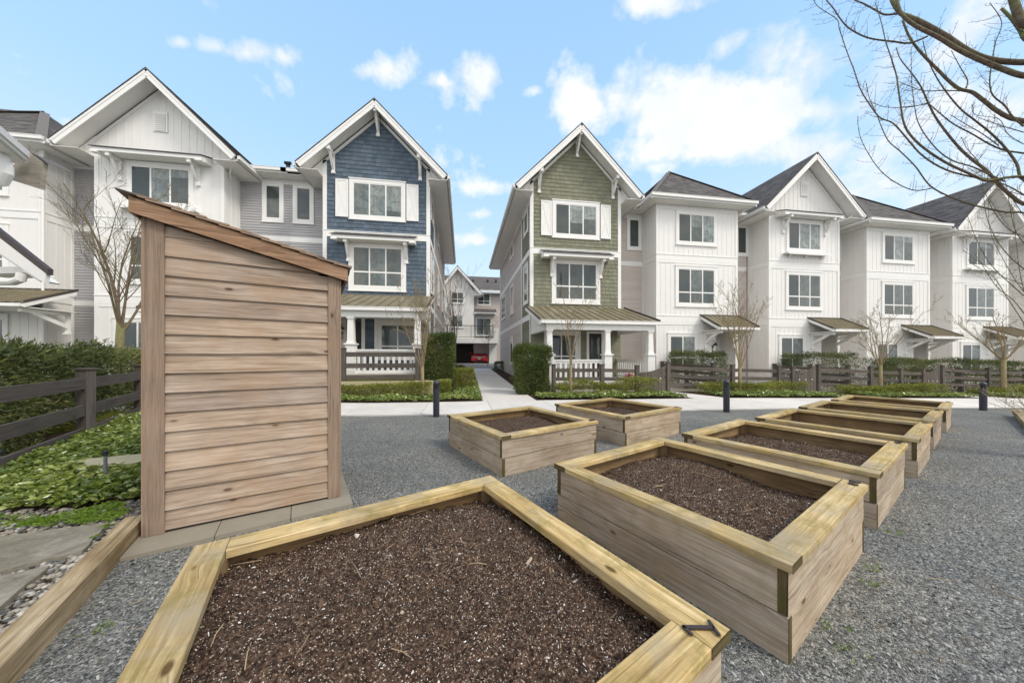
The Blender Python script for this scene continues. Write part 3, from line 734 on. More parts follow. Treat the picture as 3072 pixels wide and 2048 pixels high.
def rowhouse(kind,X0,dz,Y0,label,W=5.0,YR=17.5,yb=29.5,side=('bb',),bodycol='beige',recess_w=None,variant=0,body_w=None,entry='right'):
    """kind: 'hip' or 'gable' white board-and-batten house with a recessed strip to its right"""
    h=thing('townhouse',(X0+W/2,Y0,gz(X0+W/2,Y0)),label,'townhouse','townhouses across the court')
    z0=gz(X0,Y0)-0.3; X1=X0+W; zt=9.95+dz; T3a,T3b=6.85+dz,7.15+dz; T2a,T2b=3.38+dz,3.73+dz
    wb=MB(); F=Fr((X0,Y0,0),(1,0,0),(0,-1,0)); FL=Fr((X0,YR,0),(0,-1,0),(-1,0,0)); FR=Fr((X1,Y0,0),(0,1,0),(1,0,0)); dp=YR-Y0
    ent=3.72
    gtop=(lambda x: zt)
    # ground storey with the entry recess cut out
    wb.tone=0.5
    def pan(Fx,a,b,c,d,off=0.0): bb_wall(wb,[Fx.p(a,c),Fx.p(b,c),Fx.p(b,d),Fx.p(a,d)],Fx.U,Fx.N,off)
    pan(F,0,ent,z0,T2a); pan(F,0,W,T2b,T3a,0.1); 
    xa,xb=X0-0.95,X1+0.95; xp=(X0+X1)/2; ze=10.0+dz; zp=13.37+dz if kind=='gable' else 13.33+dz
    if kind=='gable':
        k=(zp-ze)/(xp-xa)
        zw=ze+0.95*k-0.3
        poly=[F.p(0,T3b),F.p(W,T3b),F.p(W,zw),F.p(W/2,zp-0.3),F.p(0,zw)]
        bb_wall(wb,poly,F.U,F.N,0.02)
    else: pan(F,0,W,T3b,zt)
    for Fx in (FL,FR):
        pan(Fx,0,dp,z0,T2a); pan(Fx,0,dp,T2b,T3a); pan(Fx,0,dp,T3b,zt)
    # entry niche
    nd=1.15
    wb.face([F.p(ent,z0),F.p(ent,z0,-nd),F.p(ent,T2a,-nd),F.p(ent,T2a)])
    bb_wall(wb,[F.p(ent,z0,-nd),F.p(W,z0,-nd),F.p(W,T2a,-nd),F.p(ent,T2a,-nd)],F.U,F.N)
    wb.face([F.p(ent,T2a),F.p(W,T2a),F.p(W,T2a,-nd),F.p(ent,T2a,-nd)])
    wo=wb.build('wall',M['white'],h)
    db=MB(); F.box(db,ent+0.16,W-0.15,z0+0.3,2.45+dz,-nd,-nd+0.05); db.build('door',M['trim'],h)
    # bands, corner boards, frieze
    tb=MB()
    for (a,b) in ((T2a,T2b),(T3a,T3b)):
        for Fx,Lw in ((F,W),(FL,dp),(FR,dp)):
            Fx.box(tb,-0.0 if Fx is not F else -0.03,Lw if Fx is not F else Lw+0.03,a,b,-0.02,0.028)
            Fx.box(tb,0 if Fx is not F else -0.045,Lw if Fx is not F else Lw+0.045,b,b+0.035,-0.02,0.05)
    segs=((z0,T2a),(T2b+0.036,T3a),(T3b+0.036,zt-0.02))
    for (a,b) in segs:
        F.box(tb,-0.028,0.12,a,b,-0.02,0.029); F.box(tb,W-0.12,W+0.028,a,b,-0.02,0.029)
        FL.box(tb,dp-0.12,dp+0.0,a,b,-0.02,0.0285); FL.box(tb,0,0.1,a,b,-0.02,0.0285); FR.box(tb,0.0,0.12,a,b,-0.02,0.0285)
        if b<zt-0.1: F.box(tb,0.121,W-0.121,b-0.14,b-0.001,-0.02,0.024)
    if kind=='hip':
        F.box(tb,0.121,W-0.121,zt-0.24,zt-0.02,-0.02,0.03)
        FL.box(tb,0.101,dp-0.121,zt-0.24,zt-0.02,-0.02,0.03)
    else: F.box(tb,0.121,W-0.121,zt-0.05,zt+0.0,-0.02,0.03)
    tb.build('trim_board',M['trim'],h)
    # windows
    window(h,F,1.33,3.60,7.92+dz,9.5+dz,None,3,0.15,[0.06,rng.uniform(.4,.9),rng.uniform(.3,.8)])
    window(h,F,1.30,3.60,4.45+dz,6.40+dz,5.08+dz,3,0.15,[0.1,rng.uniform(.2,.6),rng.uniform(.1,.5)])
    window(h,F,0.81,2.38,0.85+dz,2.61+dz,1.40+dz,2,0.14,[0.1,rng.uniform(.2,.7)])
    if kind=='gable':
        aw=awning(h,F,0.42,4.48,9.72+dz,10.12+dz,0.62)
        for u in (0.95,3.95): bracket(h,F,u,9.72+dz,0.5,0.82,0.12)
        sb=MB(); F.box(sb,0.95,3.98,7.58+dz,7.64+dz,0.0,0.36); F.box(sb,0.95,3.98,7.50+dz,7.58+dz,0.33,0.36)
        for u in (1.3,2.45,3.6): 
            sb.obox(F.p(u,7.34+dz,0.0),F.U*0.09,F.N*0.26+UP*0.22,UP*0.04)
        sb.build('window_shelf',M['trim'],h)
        vb=MB(); F.box(vb,2.2,2.74,11.1+dz,12.0+dz,0.0,0.045)
        vo=vb.build('vent',M['trim'],h); lb=MB()
        for q in range(9): 
            z=11.17+dz+q*0.085; lb.obox(F.p(2.27,z,0.046),F.U*0.40,F.N*0.022+UP*-0.03,UP*0.055)
        lb.build('louvre',M['soffit'],vo)
        gable_roof(h,xa,xb,xp,ze,zp,Y0-0.7,Y0+9.5,X0,X1,Y0,True,False)
    else:
        hip_roof(h,X0-0.6,X1+0.6,Y0-0.6,10.22+dz,(xp,Y0-0.6+W/2+0.6),Y0+9.5,10.22+dz+W/2+0.6)
    # entry canopy
    canopy(h,F,2.72,5.12,3.80+dz,3.06+dz,1.35)
    # downspout
    pb=MB(); pb.tube([F.p(W+0.5,10.02+dz,0.35),F.p(W+0.3,9.8+dz,0.0),F.p(W+0.08,9.6+dz,-0.25),F.p(W+0.07,9.4+dz,-0.3)],0.045,8); pb.build('downspout',M['trim'],h,True); pb=MB()
    pb.tube([F.p(5.0,2.95+dz,1.28),F.p(4.95,2.85+dz,1.2),F.p(4.9,2.72+dz,0.8),F.p(4.72,2.55+dz,0.15)],0.045,8)
    pb.build('downspout',M['trim'],h,True)
    recess(h,X1,X0+PITCH,YR,yb,dz,bodycol,[(1.40,2.02)] if recess_w is None else recess_w,z0,X0)
    return h
def recess(h,xa,xb,YR,yb,dz,col,wins,z0,xbody):
    """set-back main body of the terrace between two bays, with eaves and low roof"""
    F=Fr((xa,YR,0),(1,0,0),(0,-1,0)); w=xb-xa; rb=MB()
    for (a,b) in ((z0,3.38+dz),(3.62+dz,6.85+dz),(7.1+dz,9.93+dz)): sidingwall(rb,(xa,YR),(xb,YR),a,b)
    rb.tone=0.5
    rb.box(xbody,xb,YR+0.02,yb,z0,10.0+dz)
    rb.build('recessed_wall',M[col],h)
    tb=MB()
    for (a,b) in ((3.38,3.62),(6.85,7.1)): F.box(tb,0,w,a+dz,b+dz,-0.01,0.03)
    F.box(tb,0,w,9.72+dz,9.95+dz,-0.01,0.03)
    tb.box(xa,xb,YR-0.6,YR+0.1,9.952+dz,9.972+dz)
    tb.build('trim_board',M['trim'],h)
    gb=MB(); gb.box(xa-0.2,xb+0.2,YR-0.71,YR-0.60,10.06+dz,10.19+dz); gb.box(xa-0.2,xb+0.2,YR-0.722,YR-0.59,10.19+dz,10.21+dz); gb.box(xa-0.2,xb+0.2,YR-0.6,YR-0.57,9.95+dz,10.17+dz); gb.build('gutter',M['trim'],h)
    mb=MB(); n=Vector((0,-0.42,1)).normalized(); yy=23.4
    lap(mb,[(xbody,YR-0.62,10.2+dz),(xb,YR-0.62,10.2+dz),(xb,yy,10.2+dz+0.42*(yy-YR+0.62)),(xbody,yy,10.2+dz+0.42*(yy-YR+0.62))],(1,0,0),(0,1,0.42),n,0.145,0.012,0.33)
    zr=10.2+dz+0.42*(yy-YR+0.62)
    mb.face([(xbody,yy,zr),(xb,yy,zr),(xb,yb+0.5,10.2+dz),(xbody,yb+0.5,10.2+dz)],None,0.5)
    mb.build('main_roof',M['roof'],h)
    for (a,b) in wins: window(h,F,a,b,7.97+dz,9.62+dz,None,1,0.16,[0.15])
# shingled end houses with a porch
def endhouse(colname,X0,dz,Y0,label,mirror,bodycol,W,alley):
    """alley: +1 if the free side wall faces +X, -1 if -X"""
    h=thing('townhouse',(X0+W/2,Y0,gz(X0+W/2,Y0)),label,'townhouse','townhouses across the court')
    z0=gz(X0,Y0)-0.3; X1=X0+W; YR=17.5; yb=29.5
    F=Fr((X0,Y0,0),(1,0,0),(0,-1,0)); xa,xb=X0-0.92,X1+0.92; xp=(X0+X1)/2+0.02; ze=10.0+dz-(0.1 if mirror else 0); zp=13.4+dz-(0.2 if mirror else 0)
    k=(zp-ze)/(xp-xa); zw=ze+0.92*k-0.28; T3a,T3b=6.83+dz,7.12+dz; FZ=0.36+dz
    wb=MB()
    def sh(poly): lap(wb,poly,F.U,UP,F.N,0.205,0.024,0.25,0.016,True,0.012)
    sh([F.p(0,T3b),F.p(W,T3b),F.p(W,zw),F.p(xp-X0,zp-0.28),F.p(0,zw)])
    sh([F.p(0,4.0+dz),F.p(W,4.0+dz),F.p(W,T3a),F.p(0,T3a)])
    if alley<0: S_=Fr((X0,Y0+2.3,0),(0,-1,0),(-1,0,0))
    else: S_=Fr((X1,Y0,0),(0,1,0),(1,0,0))
    for (a,b) in ((z0,3.4+dz),(3.7+dz,T3a),(T3b,9.74+dz)): lap(wb,[S_.p(0,a),S_.p(2.3,a),S_.p(2.3,b),S_.p(0,b)],S_.U,UP,S_.N,0.185,0.018)
    # other short return
    if alley<0: O_=Fr((X1,Y0,0),(0,1,0),(1,0,0))
    else: O_=Fr((X0,YR,0),(0,-1,0),(-1,0,0))
    lap(wb,[O_.p(0,z0),O_.p(YR-Y0,z0),O_.p(YR-Y0,9.74+dz),O_.p(0,9.74+dz)],O_.U,UP,O_.N,0.185,0.018)
    wb.build('wall',M[colname],h)
    # long side wall of lap siding
    sb=MB(); xs=X0 if alley<0 else X1; ys=Y0+2.45
    if alley<0: SF=Fr((xs,yb,0),(0,-1,0),(-1,0,0)); Ls=yb-ys
    else: SF=Fr((xs,ys,0),(0,1,0),(1,0,0)); Ls=yb-ys
    for (a,b,e) in ((z0,3.4+dz,0.17),(3.7+dz,T3a,0.115),(T3b,9.74+dz,0.115)): lap(sb,[SF.p(0,a),SF.p(Ls,a),SF.p(Ls,b),SF.p(0,b)],SF.U,UP,SF.N,e,0.018)
    sb.build('side_wall',M['beige'],h)
    tb=MB()
    for (a,b) in ((3.7+dz,T3a),(T3b+0.03,zw-0.02)):
        F.box(tb,-0.03,0.15,a,b,-0.02,0.032); F.box(tb,W-0.15,W+0.03,a,b,-0.02,0.032)
    F.box(tb,-0.03,W+0.03,T3a,T3b,-0.02,0.033); F.box(tb,-0.045,W+0.045,T3b,T3b+0.03,-0.02,0.05)
    for (Fx,Lw) in ((S_,2.3),(SF,Ls)):
        Fx.box(tb,0,Lw,T3a,T3b,-0.02,0.031); Fx.box(tb,0,Lw,3.4+dz,3.7+dz,-0.02,0.031); Fx.box(tb,0,Lw,9.5+dz,9.74+dz,-0.02,0.031)
    segs=((z0,3.4+dz),(3.7+dz,T3a),(T3b,9.5+dz))
    for (a,b) in segs:
        if alley<0: S_.box(tb,2.16,2.3,a,b,-0.02,0.0325); S_.box(tb,-0.15,0.0,a,b,-0.02,0.036); SF.box(tb,0,0.12,a,b,-0.02,0.03)
        else: S_.box(tb,0.0,0.14,a,b,-0.02,0.0325); S_.box(tb,2.3,2.45,a,b,-0.02,0.036); SF.box(tb,Ls-0.12,Ls,a,b,-0.02,0.03)
    tb.build('trim_board',M['trim'],h)
    # front windows, shutters, awning
    window(h,F,1.33,3.62,7.92+dz,9.52+dz,None,3,0.17,[0.55 if mirror else 0.08,0.85,0.8])
    for (a,b) in ((0.55,1.13),(3.84,4.42)):
        q=MB(); F.box(q,a,b,7.8+dz,9.62+dz,0.033,0.06); so_=q.build('shutter',M['trim'],h)
        q=MB(); z0_,z1_=7.8+dz,9.62+dz
        F.box(q,a,a+0.07,z0_,z1_,0.061,0.075);F.box(q,b-0.07,b,z0_,z1_,0.061,0.075);F.box(q,a+0.07,b-0.07,z1_-0.08,z1_,0.061,0.075);F.box(q,a+0.07,b-0.07,z0_,z0_+0.08,0.061,0.075)
        for (s,e,dd) in (((a+0.08,z0_+0.1),(b-0.08,z1_-0.1),0.074),((b-0.08,z0_+0.1),(a+0.08,z1_-0.1),0.072)):
            A=F.p(s[0],s[1],0.061);B=F.p(e[0],e[1],0.061); t_=(B-A); nn=t_.normalized().cross(F.N); q.obox(A-nn*0.025,t_,nn*0.05,F.N*(dd-0.061))
        q.build('shutter_brace',M['trim'],so_)
    window(h,F,1.33,3.62,4.48+dz,6.40+dz,5.18+dz,3,0.20,[0.12,0.2,0.15] if not mirror else [0.25,0.5,0.3])
    awning(h,F,0.56,4.30,6.58+dz,7.06+dz,0.62)
    for u in (1.13,3.84): bracket(h,F,u,6.58+dz,0.46,0.82,0.14)
    gable_roof(h,xa,xb,xp,ze,zp,Y0-0.72,yb+0.6,X0,X1,Y0,True,True)
    # side windows
    for (y0_,y1_,a,b,trn) in ((16.78-16.1,17.65-16.1,8.35,9.35,None),(16.8-16.1,17.75-16.1,4.5,6.4,5.1)):
        if alley<0: window(h,S_,2.3-y1_,2.3-y0_,a+dz,b+dz,trn+dz if trn else None,1,0.13,[0.3])
        else: window(h,S_,y0_,y1_,a+dz,b+dz,trn+dz if trn else None,1,0.13,[0.3])
    for (y0_,y1_,a,b,trn) in ((21.75,22.85,8.6,9.35,None),(21.75,22.9,4.6,6.4,5.1),(25.9,28.0,4.75,6.5,5.2),(21.95,22.9,1.0,2.7,None)):
        if alley<0: window(h,SF,yb-y1_,yb-y0_,a+dz,b+dz,trn+dz if trn else None,1 if y1_-y0_<1.5 else 2,0.13,[0.35,0.1])
        else: window(h,SF,y0_-ys,y1_-ys,a+dz,b+dz,trn+dz if trn else None,1 if y1_-y0_<1.5 else 2,0.13,[0.35,0.1])
    # ---- porch
    yp0=Y0-3.2; PF=Fr((X0,yp0,0),(1,0,0),(0,-1,0))
    za,zf=4.08+dz,3.03+dz; ul,ur=-0.28,W+0.20
    rb=MB(); A=PF.p(ul,zf,0);B=PF.p(ur,zf,0);C=F.p(ur,za,0.01);Dd=F.p(ul,za,0.01); V=Dd-A; n=PF.U.cross(V).normalized(); n=n if n.z>0 else -n
    ribs(rb,[A,B,C,Dd],PF.U,V,n,0.40,0.035,0.035,0.05); rb.build('porch_roof',M['metal'],h)
    eb=MB()
    for a in (ul-0.04,ur): eb.obox(PF.p(a,zf-0.02,0.01),V,F.U*0.04,UP*0.09)
    eb.build('porch_roof_edge',M['darkmetal'],h)
    tb=MB()
    for a in (ul-0.02,ur-0.02): tb.obox(PF.p(a,zf-0.20,-0.002),V*0.985,F.U*0.04,UP*0.175)
    tb.obox(PF.p(ul+0.022,zf-0.16,0.0),F.U*(ur-ul-0.045),F.N*0.12,UP*0.13); tb.obox(PF.p(ul+0.02,zf-0.035,-0.012),F.U*(ur-ul-0.04),F.N*0.145,UP*0.02)
    bz0,bz1=2.62+dz,2.90+dz
    PF.box(tb,0.0,W,bz0,bz1,-0.32,-0.06); PF.box(tb,0.0,0.2,bz0,bz1,-3.15,-0.321); PF.box(tb,W-0.2,W,bz0,bz1,-3.15,-0.321)
    PF.box(tb,0.02,W-0.02,bz1+0.001,bz1+0.02,-3.15,-0.06)
    # gable triangle infill at the free end
    for uu in (0.02,W-0.05):
        tb.face([PF.p(uu,bz1,-0.06),PF.p(uu,bz1,-3.18),PF.p(uu,za-0.2,-3.18)]); tb.face([PF.p(uu+0.03,bz1,-3.18),PF.p(uu+0.03,bz1,-0.06),PF.p(uu+0.03,za-0.2,-3.18)])
    tb.build('porch_beam',M['trim'],h)
    fb=MB(); PF.box(fb,0,W,FZ-0.12,FZ,-3.2,0.0); PF.box(fb,0.02,W-0.02,z0,FZ-0.121,-3.2,-0.04); fb.build('porch_floor',M['concrete'],h)
    cols=(0.16,2.78 if not mirror else 2.2,W-0.18)
    if mirror: cols=(0.16,2.23,W-0.16)
    for cu in cols:
        q=MB(); bw=0.17
        PF.box(q,cu-bw,cu+bw,FZ,1.52+dz,-0.36,-0.36+2*bw); PF.box(q,cu-bw-0.045,cu+bw+0.045,1.52+dz,1.58+dz,-0.405,0.025)
        PF.box(q,cu-bw+0.03,cu+bw-0.03,1.58+dz,1.66+dz,-0.33,-0.05); PF.box(q,cu-bw-0.02,cu+bw+0.02,FZ,FZ+0.14,-0.38,0.0)
        b0,b1=0.125,0.105; zA,zB=1.66+dz,bz0
        for (s0,s1) in (((-1,-1),(1,-1)),((1,-1),(1,1)),((1,1),(-1,1)),((-1,1),(-1,-1))):
            pts=[PF.p(cu+s0[0]*b0,zA,-0.19-s0[1]*b0),PF.p(cu+s1[0]*b0,zA,-0.19-s1[1]*b0),PF.p(cu+s1[0]*b1,zB,-0.19-s1[1]*b1),PF.p(cu+s0[0]*b1,zB,-0.19-s0[1]*b1)]; q.face(pts)
        PF.box(q,cu-0.14,cu+0.14,zB-0.07,zB-0.002,-0.33,-0.05)
        q.build('porch_column',M['trim'],h)
    def railing(Fx,a,b,dd):
        q=MB(); Fx.box(q,a,b,1.28+dz,1.34+dz,dd-0.06,dd+0.05); Fx.box(q,a,b,1.18+dz,1.279+dz,dd-0.03,dd+0.02); Fx.box(q,a,b,FZ+0.02,FZ+0.14,dd-0.03,dd+0.02)
        nb=int((b-a)/0.213); 
        for i in range(nb):
            x=a+(i+0.5)*(b-a)/nb; Fx.box(q,x-0.05,x+0.05,FZ+0.141,1.179+dz,dd-0.02,dd+0.01)
        return q.build('porch_railing',M['trim'],h)
    if not mirror: 
        railing(PF,0.16+0.17,2.78-0.17,-0.19)
    else: railing(PF,2.23+0.17,W-0.16-0.17,-0.19)
    Fs=Fr((X0 if alley<0 else X1,yp0,0),(0,1,0),(-1,0,0) if alley<0 else (1,0,0))
    railing(Fs,0.4,3.18,-0.19 if True else 0); 
    Fo=Fr((X1 if alley<0 else X0,yp0,0),(0,1,0),(1,0,0) if alley<0 else (-1,0,0)); railing(Fo,0.4,3.18,-0.19)
    # porch back wall
    pw=MB(); lap(pw,[F.p(0,z0),F.p(W,z0),F.p(W,3.4+dz),F.p(0,3.4+dz)],F.U,UP,F.N,0.185,0.018); pw.build('porch_wall',M[colname],h)
    if not mirror:
        window(h,F,0.85,2.46,1.05+dz,2.62+dz,1.48+dz,2,0.14,[0.05,0.12])
        q=MB(); F.box(q,2.62,2.72,FZ,2.8+dz,0.0,0.04); F.box(q,3.06,3.2,FZ,2.8+dz,0.0,0.04); F.box(q,3.9,4.0,FZ,2.8+dz,0.0,0.04); F.box(q,3.2,3.9,2.7+dz,2.8+dz,0.0,0.04); q.build('door_frame',M['trim'],h)
        dr=MB(); F.box(dr,3.2,3.9,FZ+0.02,2.7+dz,0.0,0.03); do=dr.build('door',M['door_dark'],h)
        dg=MB(); F.box(dg,3.32,3.78,1.3+dz,2.5+dz,0.031,0.036,0.1); dg.build('door_glass',M['pane'],do)
    else:
        window(h,F,2.62,4.22,1.05+dz,2.62+dz,1.55+dz,2,0.14,[0.45,0.4])
        q=MB(); F.box(q,1.72,1.88,FZ,3.05+dz,0.0,0.04); F.box(q,2.32,2.47,FZ,3.05+dz,0.0,0.04); F.box(q,1.88,2.32,2.9+dz,3.05+dz,0.0,0.04); F.box(q,2.471,4.4,2.78+dz,3.05+dz,0.0,0.04); q.build('door_frame',M['trim'],h)
        dr=MB(); F.box(dr,1.06,1.7,FZ+0.02,2.75+dz,0.0,0.05); do=dr.build('door',M['door_dark'],h)
        q=MB(); F.box(q,0.55,1.04,FZ,3.0+dz,0.0,0.06); pil=q.build('pilaster',M['beige'],h)
    return h,F,PF
# ---------------------------------------------------------------- build the terraces
G,FG,PG=endhouse('green',3.5,0.0,16.1,'olive green shingled corner townhouse with white shutters and a bronze-roofed porch',False,'beige',5.0,-1)
recess(G,8.5,10.65,17.5,29.5,0.0,'beige',[(1.30,1.92)],gz(8.5,17)-0.3,5.0)
B_,FB,PB=endhouse('blue',-6.6,0.42,16.4,'blue shingled corner townhouse with white shutters, house number 87 on its porch',True,'beige',4.95,1)
rowhouse('hip',10.65,0.0,16.1,'white hip-roofed townhouse right next to the green one, numbered 85',5.1)
rowhouse('gable',17.9,-0.02,16.1,'white gabled townhouse fully in view in the right-hand row',5.0)
rowhouse('hip',25.0,-0.36,16.1,'white hip-roofed townhouse between the two white gables on the right',5.0)
rowhouse('gable',31.95,-0.36,16.1,'farthest white gabled townhouse, partly behind bare maple branches',4.9)
rowhouse('hip',39.1,-0.6,16.1,'townhouse at the far right end with only its tan recessed wall in view',5.0)
Lg=rowhouse('gable',-15.8,0.40,16.4,'large white gabled townhouse behind the bare tree and cedar shed',4.95,17.5,29.5,bodycol='grey_siding',recess_w=[(1.14,1.80),(2.54,3.20)])
# recess of the left gable reaches the blue house
ov=MB(); ov.box(-8.67,-6.6,17.5,29.5,0.3,10.3); 
F_=Fr((-8.66,17.5,0),(1,0,0),(0,-1,0)); q=MB()
for (a,b) in ((0.3,3.8),(4.04,7.25),(7.5,10.35)): sidingwall(q,(-8.66,17.5),(-6.6,17.5),a,b)
q.box(-8.66,-6.6,17.52,29.4,0.3,10.4); q.build('recessed_wall',M['grey_siding'],Lg)
q=MB(); F_.box(q,0,2.06,3.8,4.04,-0.01,0.03); F_.box(q,0,2.06,7.25,7.5,-0.01,0.03); F_.box(q,0,2.06,10.12,10.35,-0.01,0.03); q.box(-8.66,-6.6,16.9,17.6,10.352,10.372)
q.build('trim_board',M['trim'],Lg)
q=MB(); q.box(-8.7,-6.3,16.79,16.90,10.46,10.59); q.box(-8.7,-6.3,16.778,16.91,10.59,10.61); q.build('gutter',M['trim'],Lg)
q=MB(); n_=Vector((0,-0.42,1)).normalized(); lap(q,[(-8.7,16.88,10.6),(-5.6,16.88,10.6),(-5.6,23.4,13.34),(-8.7,23.4,13.34)],(1,0,0),(0,1,0.42),n_,0.145,0.012,0.33); q.build('main_roof',M['roof'],Lg)
for (px_,py_) in ((-8.9,17.9),(-8.2,17.9)):
    q=MB(); q.tube([(px_,py_,10.9),(px_,py_,11.3),(px_+0.02,py_-0.05,11.42)],0.1,8); q.tube([(px_-0.14,py_-0.05,11.42),(px_+0.16,py_-0.05,11.42)],0.08,8); q.build('roof_vent',M['black'],Lg)
# far-left hip house: wide, ridge parallel to the front
def lefthip():
    h=thing('townhouse',(-21,16.4,0.1),'white townhouse at the far left edge with a grey hip roof','townhouse','townhouses across the court')
    dz=0.46; X0,X1=-26.0,-17.7; Y0=16.4; F=Fr((X0,Y0,0),(1,0,0),(0,-1,0)); FR=Fr((X1,Y0,0),(0,1,0),(1,0,0)); W=X1-X0; z0=-0.2
    wb=MB()
    for Fx,Lw in ((F,W),(FR,1.1)):
        for (a,b) in ((z0,3.38+dz),(3.73+dz,6.85+dz),(7.15+dz,9.98+dz)): bb_wall(wb,[Fx.p(0,a),Fx.p(Lw,a),Fx.p(Lw,b),Fx.p(0,b)],Fx.U,Fx.N)
    wb.box(X0,X1-0.02,Y0+0.03,29,z0,10.4); wb.build('wall',M['white'],h)
    tb=MB()
    for (a,b) in ((3.38+dz,3.73+dz),(6.85+dz,7.15+dz),(9.75+dz,9.98+dz)):
        F.box(tb,0,W+0.03,a,b,-0.02,0.028); F.box(tb,0,W+0.045,b,b+0.035,-0.02,0.05); FR.box(tb,0,1.1,a,b,-0.02,0.0275); FR.box(tb,0,1.1,b,b+0.035,-0.02,0.05)
    for (a,b) in ((z0,3.38+dz),(3.77+dz,6.85+dz),(7.19+dz,9.75+dz)):
        F.box(tb,W-0.12,W+0.028,a,b,-0.02,0.029); FR.box(tb,0,0.12,a,b,-0.02,0.0285); FR.box(tb,1.0,1.1,a,b,-0.02,0.0285)
    tb.tube([F.p(W+0.08,10.2,0.06),F.p(W+0.08,0.4,0.06)],0.045,8)
    tb.build('trim_board',M['trim'],h)
    for (z_a,z_b,t) in ((7.92+dz,9.5+dz,None),(4.45+dz,6.4+dz,5.08+dz),(0.9+dz,2.6+dz,None)): window(h,F,5.25,7.0,z_a,z_b,t,2,0.15,[0.3,0.5])
    hip_roof(h,X0,X1+0.6,Y0-0.6,10.25+dz-0.2,(-20.35,18.95),23,13.45,'side',X0-3)
    canopy(h,Fr((-22,Y0,0),(1,0,0),(0,-1,0)),0,5.55,3.85+dz,3.08+dz,1.7)
    q=MB(); F2=Fr((-17.7,17.5,0),(1,0,0),(0,-1,0))
    for (a,b) in ((z0,3.8),(4.04,7.25),(7.5,10.33)): sidingwall(q,(-17.7,17.5),(-15.8,17.5),a,b)
    q.build('recessed_wall',M['grey_siding'],h)
    q=MB()
    for (a,b) in ((3.8,4.04),(7.25,7.5),(10.12,10.33)): F2.box(q,0,1.9,a,b,-0.01,0.03)
    q.box(-17.1,-15.8,16.9,17.6,10.36,10.38); q.build('trim_board',M['trim'],h)
    q=MB(); q.box(-17.2,-15.5,16.79,16.9,10.46,10.59); q.build('gutter',M['trim'],h)
lefthip()
# house numbers and porch lamps
def text3d(name,s,size,depth,mat_,origin,U,V,parent=None,label=None,spacing=1.0,vertical=False,cat=None):
    obs=[]
    cu=bpy.data.curves.new(name,'FONT'); cu.body=s if not vertical else '\n'.join(s); cu.size=size; cu.extrude=depth/2; cu.space_line=0.95
    to=bpy.data.objects.new(name,cu); COL.objects.link(to)
    dg=bpy.context.evaluated_depsgraph_get(); me=bpy.data.meshes.new_from_object(to.evaluated_get(dg)); 
    bpy.data.objects.remove(to)
    U=Vector(U).normalized();V=Vector(V).normalized();N=U.cross(V)
    Mx=Matrix((U,V,N)).transposed().to_4x4(); Mx.translation=Vector(origin)
    if parent is not None: Mx=parent_inv(parent)@Mx
    me.transform(Mx); me.materials.clear(); me.name=name
    return lk(name,me,mat_,parent)
text3d('house_number','87',0.24,0.02,M['black'],FB.p(0.80,2.50,0.075),(1,0,0),(0,0,1),B_,vertical=True)
H85=[o for o in bpy.data.objects if o.get('label','').endswith('numbered 85')][0]
F85=Fr((10.65,16.1,0),(1,0,0),(0,-1,0))
text3d('house_number','85',0.24,0.02,M['black'],F85.p(3.44,1.92,0.03),(1,0,0),(0,0,1),H85,vertical=True)
def lantern(par,F,u,z,d):
    mb=MB(); mb.tube([F.p(u,z+0.22,d),F.p(u,z+0.22,d+0.10),F.p(u,z+0.16,d+0.14),F.p(u,z+0.10,d+0.14)],0.015,6)
    mb.tube([F.p(u,z+0.12,d+0.14),F.p(u,z+0.08,d+0.14),F.p(u,z-0.02,d+0.14),F.p(u,z-0.03,d+0.14)],[0.02,0.06,0.13,0.13],10); mb.build('wall_lamp',M['black'],par)
lantern(B_,FB,0.87,2.80,0.06); lantern(H85,F85,3.55,2.12,0.02)
